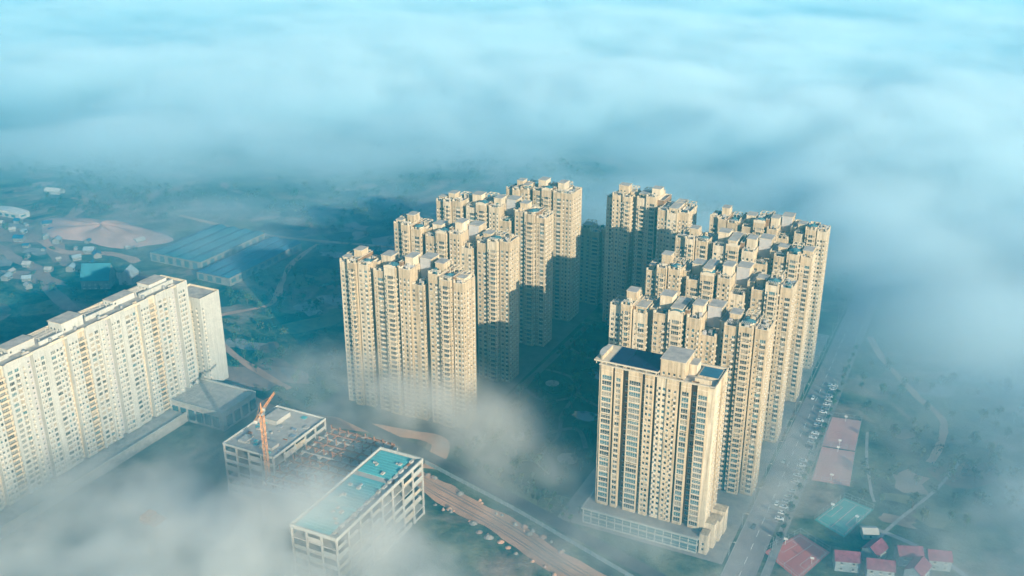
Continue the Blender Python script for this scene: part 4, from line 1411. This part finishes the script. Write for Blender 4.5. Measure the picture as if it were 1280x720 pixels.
# ------------------------------------------------------------------ trees
def leaf_crown(seed, r, h0, h1, n, m, conic=False):
    rg = random.Random(seed)
    b = MB()
    cl = []
    for k in range(9):
        a, q = rg.uniform(0, 6.283), rg.uniform(0.15, 0.75)
        z = rg.uniform(0.15, 0.95)
        cl.append((r * q * math.cos(a) * (1.1 - 0.5 * z), r * q * math.sin(a) * (1.1 - 0.5 * z), h0 + (h1 - h0) * z, r * rg.uniform(0.34, 0.56)))
    for k in range(n):
        cx, cy, cz, cr = rg.choice(cl)
        d = Vector((rg.gauss(0, 1), rg.gauss(0, 1), rg.gauss(0, 0.8))).normalized() * cr * rg.uniform(0.6, 1.05)
        p = Vector((cx, cy, cz)) + d
        nn = (d.normalized() + Vector((rg.uniform(-.6, .6), rg.uniform(-.6, .6), rg.uniform(-.2, .8)))).normalized()
        t1 = nn.cross(Vector((rg.uniform(-1, 1), rg.uniform(-1, 1), rg.uniform(-1, 1)))).normalized()
        t2 = nn.cross(t1)
        s = rg.uniform(0.28, 0.55) * r * 0.42
        b.face([p - t1 * s, p - t2 * s * 0.7, p + t1 * s, p + t2 * s * 0.7], 0)
    return b.mesh('crown', [m])


def trunk_mesh(h, r):
    b = MB()
    b.cyl(0, 0, 0, h, r, 0, 7, r * 0.6)
    for a in (0.4, 2.3, 4.4):
        b.bar((0, 0, h * 0.7), (1.2 * math.cos(a), 1.2 * math.sin(a), h * 1.35), r * 0.7, 0)
    return b.mesh('trunk', ['bark'])


TK = trunk_mesh(3.2, 0.28)
CR = [leaf_crown(s, r, h0, h1, 130, m) for s, r, h0, h1, m in ((1, 3.2, 2.4, 7.2, 'leaf_a'), (2, 2.6, 2.2, 8.6, 'leaf_b'), (3, 3.8, 2.4, 6.6, 'leaf_b'), (4, 2.8, 2.0, 6.0, 'leaf_c'))]


def tree(x, y, k, sc, label, group, rz):
    t = thing('tree', label, 'tree', (x, y, 0), rz, group)
    t.scale = (sc,) * 3
    for nm, me in (('trunk', TK), ('crown', CR[k])):
        o = bpy.data.objects.new(nm, me)
        COL.objects.link(o)
        o.parent = t


rg = random.Random(12)
SHAPE = ['round green', 'tall dark', 'broad dark', 'small olive']


def scatter(n, fx, fy, label, group, gap, ok=lambda x, y: True, smin=0.7, smax=1.3):
    pts = []
    tries = 0
    while len(pts) < n and tries < 5000:
        tries += 1
        x, y = rg.uniform(*fx), rg.uniform(*fy)
        if ok(x, y) and all((x - a) ** 2 + (y - c) ** 2 > gap * gap for a, c in pts):
            pts.append((x, y))
            k = rg.randrange(4)
            tree(x, y, k, rg.uniform(smin, smax), SHAPE[k] + ' ' + label, SHAPE[k] + ' ' + group, rg.uniform(0, 6))


pond_ok = lambda x, y: all(((x - a) / (p + 2)) ** 2 + ((y - c) / (q + 2)) ** 2 > 1 for a, c, p, q in ((-204, 562, 13, 9), (-226, 602, 9, 7), (-196, 505, 9, 6)))
scatter(170, (-244, -172), (424, 628), 'tree in the shaded courtyard garden', 'courtyard trees', 5.0, pond_ok, 0.6, 1.25)
for k in range(26):
    y = 430 + k * 9.5 + rg.uniform(-2, 2)
    if not any(abs(y - c) < 0 for c in ()):
        tree(-63.4 + rg.uniform(-0.5, 0.5), y, rg.randrange(4), rg.uniform(0.55, 0.85), 'street tree on the strip between the parked cars and the courts', 'street trees by the courts', rg.uniform(0, 6))
scatter(60, (-60, 60), (400, 660), 'tree on the misty ground right of the road', 'trees right of the road', 7.0,
        lambda x, y: not (-66 < x < -36 and 488 < y < 575) and not (-55 < x < -22 and 440 < y < 486) and not (x < -36 and y < 446) and not (-40 < x < 16 and y < 458))
scatter(40, (-230, -90), (384, 425), 'tree along the fenced edge of the estate', 'trees along the estate fence', 5.0,
        lambda x, y: abs(y - (404 - 0.32 * (x + 192)) - 10) < 5 and x < -160, 0.5, 0.9)
scatter(80, (-560, -346), (448, 640), 'tree on the waste ground between the long block and left row', 'trees on the waste ground', 7.5,
        lambda x, y: not (-570 < x < -530 and y > 570), 0.6, 1.2)
# the woods and scrub beyond: one mass
b = MB()
LOW = [leaf_crown(s, 3.4, 0.6, 6.0, 34, 'leaf_a') for s in (21, 22, 23)]
cnt = 0
while cnt < 2600:
    x, y = rg.uniform(-1150, 260), rg.uniform(430, 1050)
    if -350 < x < -84 and y < 700:
        continue
    if -84 < x < -36 or (x > -40 and y < 500) or (-640 < x < -525 and 565 < y < 685):
        continue
    if ((x + 728) / 80) ** 2 + ((y - 628) / 42) ** 2 < 1 or (-870 < x < -660 and 490 < y < 630 and rg.random() < 0.75):
        continue
    v = math.sin(x * 0.021 + 1.3 * math.sin(y * 0.017)) + math.sin(y * 0.027 + 1.1 * math.sin(x * 0.013))
    if v + rg.uniform(-0.8, 0.8) < 0.1:
        continue
    s = rg.uniform(0.6, 1.5)
    b.add_mesh(rg.choice(LOW), Matrix.Translation((x, y, 0)) @ Matrix.Rotation(rg.uniform(0, 6), 4, 'Z') @ Matrix.Diagonal((s, s, s * 0.9, 1)), [rg.choice((0, 0, 1, 2))])
    cnt += 1
b.build('woods', ['leaf_b', 'leaf_a', 'leaf_c'], None, 'stuff')


# ------------------------------------------------------------------ parked cars
def car_meshes(paint):
    prof = [(-2.2, 0.35), (2.2, 0.35), (2.25, 0.75), (1.9, 0.92), (1.0, 1.0), (-1.9, 1.02), (-2.25, 0.85)]
    b = MB()
    w = 0.88
    b.face([(x, -w, z) for x, z in prof], 0)
    b.face([(x, w, z) for x, z in reversed(prof)], 0)
    for p, q in zip(prof, prof[1:] + prof[:1]):
        b.face([(q[0], -w, q[1]), (p[0], -w, p[1]), (p[0], w, p[1]), (q[0], w, q[1])], 0)
    b.face([(-1.35, -0.62, 1.472), (0.1, -0.62, 1.472), (0.1, 0.62, 1.472), (-1.35, 0.62, 1.472)], 0)
    body = b.mesh('body', [paint])
    b = MB()
    lo, hi = [(-1.9, -0.8), (0.95, -0.8), (0.95, 0.8), (-1.9, 0.8)], [(-1.4, -0.64), (0.15, -0.64), (0.15, 0.64), (-1.4, 0.64)]
    for i in range(4):
        j = (i + 1) % 4
        b.face([(*lo[i], 1.0), (*lo[j], 1.0), (*hi[j], 1.46), (*hi[i], 1.46)], 0)
    b.face([(*p, 1.46) for p in hi], 0)
    return body, b.mesh('window', ['glass_a'])


b = MB()
n = 10
for s in (-0.1, 0.1):
    b.face([(0.32 * math.cos(6.283 * i / n), s, 0.32 * math.sin(6.283 * i / n)) for i in range(n)], 0)
for i in range(n):
    a, c = 6.283 * i / n, 6.283 * (i + 1) / n
    b.face([(0.32 * math.cos(a), -0.1, 0.32 * math.sin(a)), (0.32 * math.cos(c), -0.1, 0.32 * math.sin(c)), (0.32 * math.cos(c), 0.1, 0.32 * math.sin(c)), (0.32 * math.cos(a), 0.1, 0.32 * math.sin(a))], 0)
WH = b.mesh('wheel', ['tyre'])
protos = {}
rg = random.Random(44)
for k in range(30):
    if k in (6, 12, 13, 21):
        continue
    y = 448.8 + k * 5.6
    kind = rg.choices(('carw', 'cars', 'card'), (0.6, 0.25, 0.15))[0]
    cl = {'carw': 'white', 'cars': 'silver', 'card': 'dark'}[kind]
    seg = 'nearest the red court' if k < 6 else 'across from the teal court' if k < 12 else 'beside the near pink court' if k < 21 else 'beyond the far pink court'
    lb = cl + ' car parked nose-in along the road, in the run ' + seg
    if kind not in protos:
        t = thing('parked_car', lb, 'car', (-67.4, y, 0.06), 0, 'cars parked along the road')
        bd, wd = car_meshes(kind)
        for nm, me, loc in [('body', bd, (0, 0, 0)), ('window', wd, (0, 0, 0))] + [('wheel', WH, (sx, sy, 0.32)) for sx in (-1.4, 1.4) for sy in (-0.83, 0.83)]:
            o = bpy.data.objects.new(nm, me)
            COL.objects.link(o)
            o.parent = t
            o.location = loc
        protos[kind] = t
    else:
        t = dup(protos[kind], (-67.4 + rg.uniform(-0.3, 0.3), y, 0.06), rg.choice((0, math.pi)) + rg.uniform(-0.05, 0.05), lb)


b = MB()
b.cyl(0, 0, 0, 8.0, 0.12, 0, 7, 0.08)
pole = b.mesh('pole', ['metal'])
b = MB()
b.bar((0, 0, 7.9), (2.2, 0, 8.4), 0.1, 0)
arm = b.mesh('arm', ['metal'])
b = MB()
b.box(1.8, -0.16, 8.3, 2.7, 0.16, 8.5, 0)
head = b.mesh('lamp_head', ['frame'])
for k in range(16):
    for sx, rz in ((-82.9, 0), (-64.9, math.pi)):
        t = thing('street_lamp', 'grey street lamp on the kerb of the long road beside the right row', 'street lamp', (sx, 408 + 26 * k + (13 if rz else 0), 0.1), rz, 'street lamps along the road')
        for me in (pole, arm, head):
            o = bpy.data.objects.new(me.name, me)
            COL.objects.link(o)
            o.parent = t
for k, (xx, yy, kind, a) in enumerate(((-77.6, 436, 'card', -1.5708), (-71.6, 462, 'carw', 1.5708), (-77.2, 505, 'cars', -1.5708), (-71.3, 541, 'card', 1.5708), (-76.6, 588, 'carw', -1.5708), (-70.4, 611, 'cars', 1.5708))):
    dup(protos[kind], (xx, yy, 0.07), a, {'carw': 'white', 'cars': 'silver', 'card': 'dark'}[kind] + ' car driving on the road, ' + ('level with the front tower', 'just past the teal court', 'level with the near pink court', 'level with the far pink court', 'beyond the pink courts on the near lane', 'farthest along the road')[k])['group'] = 'cars driving on the road'

# ------------------------------------------------------------------ fog and haze
def vol_nodes(name):
    m = bpy.data.materials.new(name)
    m.use_nodes = True
    t = m.node_tree
    t.nodes.clear()
    out = t.nodes.new('ShaderNodeOutputMaterial')
    pv = t.nodes.new('ShaderNodeVolumePrincipled')
    t.links.new(pv.outputs[0], out.inputs['Volume'])
    M[name] = m
    return m, t, pv


m, t_, pv = vol_nodes('fog')
pv.inputs['Color'].default_value = (0.60, 0.86, 0.93, 1)
pv.inputs['Anisotropy'].default_value = 0.1


class E:
    """A value socket with arithmetic."""
    def __init__(s, k):
        s.k = k

    @staticmethod
    def op(o, *a, clamp=False):
        n = t_.nodes.new('ShaderNodeMath')
        n.operation = o
        n.use_clamp = clamp
        for i, x in enumerate(a):
            if isinstance(x, E):
                t_.links.new(x.k, n.inputs[i])
            else:
                n.inputs[i].default_value = x
        return E(n.outputs[0])

    def __add__(s, o): return E.op('ADD', s, o)
    __radd__ = __add__
    def __sub__(s, o): return E.op('SUBTRACT', s, o)
    def __rsub__(s, o): return E.op('SUBTRACT', o, s)
    def __mul__(s, o): return E.op('MULTIPLY', s, o)
    __rmul__ = __mul__
    def __truediv__(s, o): return E.op('DIVIDE', s, o)


def sstep(x, a, b):
    n = t_.nodes.new('ShaderNodeMapRange')
    n.interpolation_type = 'SMOOTHSTEP'
    t_.links.new(x.k, n.inputs[0])
    for i, v in ((1, a), (2, b), (3, 0.0), (4, 1.0)):
        if isinstance(v, E):
            t_.links.new(v.k, n.inputs[i])
        else:
            n.inputs[i].default_value = v
    return E(n.outputs[0])


geo = t_.nodes.new('ShaderNodeNewGeometry')
sp = t_.nodes.new('ShaderNodeSeparateXYZ')
t_.links.new(geo.outputs['Position'], sp.inputs[0])
x, y, z = (E(sp.outputs[i]) for i in range(3))


def noise(scx, scz, det, rough=0.55, off=0.0):
    mp = t_.nodes.new('ShaderNodeMapping')
    mp.inputs['Scale'].default_value = (scx, scx, scz)
    mp.inputs['Location'].default_value = (off, off * 0.7, 0)
    t_.links.new(geo.outputs['Position'], mp.inputs[0])
    n = t_.nodes.new('ShaderNodeTexNoise')
    n.inputs['Scale'].default_value = 1.0
    n.inputs['Detail'].default_value = det
    n.inputs['Roughness'].default_value = rough
    t_.links.new(mp.outputs[0], n.inputs['Vector'])
    return E(n.outputs['Fac'])


def blob(cx, cy, rx, ry):
    """1 in the middle of a fog bank lying at (cx, cy), 0 at its rim."""
    a, c = (x - cx) * (1.0 / rx), (y - cy) * (1.0 / ry)
    return 1.0 - sstep(a * a + c * c, 0.0, 1.0)


# wind-drawn coordinates: fog streaks lie across the valley
fd = y * 0.899 - x * 0.438
fs = x * 0.899 + y * 0.438


def streak(a, c, d, det, off=0.0):
    n0 = t_.nodes.new('ShaderNodeCombineXYZ')
    for i, e in enumerate((fs * a + off, fd * c + off * 0.7, z * d)):
        t_.links.new(e.k, n0.inputs[i])
    n = t_.nodes.new('ShaderNodeTexNoise')
    n.inputs['Scale'].default_value = 1.0
    n.inputs['Detail'].default_value = det
    n.inputs['Roughness'].default_value = 0.55
    t_.links.new(n0.outputs[0], n.inputs['Vector'])
    return E(n.outputs['Fac'])


n_big = streak(0.0019, 0.0030, 0.003, 2, 3.0)
n_mid = streak(0.0075, 0.0120, 0.014, 3, 11.0)
n_fine = noise(0.034, 0.04, 2, 0.6, 5.0)
# the open sea of fog beyond the estate: grows with distance along the view over the country
sea = sstep(fd + (x + 250.0) * 0.3 + (n_big - 0.5) * 560.0, 715.0, 1230.0)
rgt = sstep(x + (n_big - 0.5) * 200.0 + (y - 570) * 0.5, -90.0, 105.0)
far = E.op('MAXIMUM', sea, rgt * 0.7)
top = far * (40.0 + 50.0 * sstep(n_big * 0.62 + n_mid * 0.38, 0.32, 0.68))
near = blob(-338, 252, 110, 90) * 1.5 + blob(-240, 298, 100, 62) * 1.8 + blob(-288, 450, 110, 42) * 1.1 + blob(-222, 418, 80, 34) * 0.6 + blob(-130, 374, 85, 26) * 0.7 + blob(-305, 352, 90, 70) * 0.75 + blob(-75, 450, 24, 90) * 0.4 + blob(10, 465, 110, 130) * 0.4 + blob(-620, 640, 200, 120) * 0.16
ntop = 43.0 * (0.3 + n_mid * 0.7 + n_fine * 0.5) + blob(-248, 296, 60, 50) * 30.0 + blob(-290, 448, 100, 40) * 14.0
d_far = far * sstep(z, top + 4.0, top * 0.3) * sstep(n_mid, 0.15, 0.6)
d_near = near * sstep(z, ntop, ntop * 0.1) * sstep(n_mid * 0.45 + n_fine * 0.55, 0.35, 0.66)
d_white = d_far * 0.04 + d_near * 0.055
d_mist = sstep(z, 75.0, 0.0) * 0.0026 * (1.0 - 0.9 * blob(-225, 535, 120, 230))
dens = d_white + d_mist
t_.links.new(dens.k, pv.inputs['Density'])
# thin ground mist is teal, thick fog white
fr = d_white / dens
mx = t_.nodes.new('ShaderNodeMix')
mx.data_type = 'RGBA'
t_.links.new(fr.k, mx.inputs[0])
mx.inputs[6].default_value = (0.0, 0.36, 0.66, 1)
fw = t_.nodes.new('ShaderNodeMix')      # the low banks near the site are greyer than the open fog sea
fw.data_type = 'RGBA'
t_.links.new((d_near * 0.055 / E.op('MAXIMUM', d_white, 1e-6)).k, fw.inputs[0])
fw.inputs[6].default_value = (0.79, 0.94, 1.0, 1)
fw.inputs[7].default_value = (0.82, 0.835, 0.82, 1)
t_.links.new(fw.outputs[2], mx.inputs[7])
t_.links.new(mx.outputs[2], pv.inputs['Color'])
b = MB()
b.box(-4400, -200, -0.6, 3000, 5000, 95, 0)
o = b.build('fog', 'fog', None, 'stuff')
m.cycles.volume_step_rate = 0.055

m, t_, pv = vol_nodes('haze')
pv.inputs['Color'].default_value = (0.02, 0.60, 0.90, 1)
pv.inputs['Density'].default_value = 0.0002
m.cycles.homogeneous_volume = True
b = MB()
b.box(-4750, -350, -1.2, 3250, 5250, 305, 0)
o = b.build('haze', 'haze', None, 'stuff')
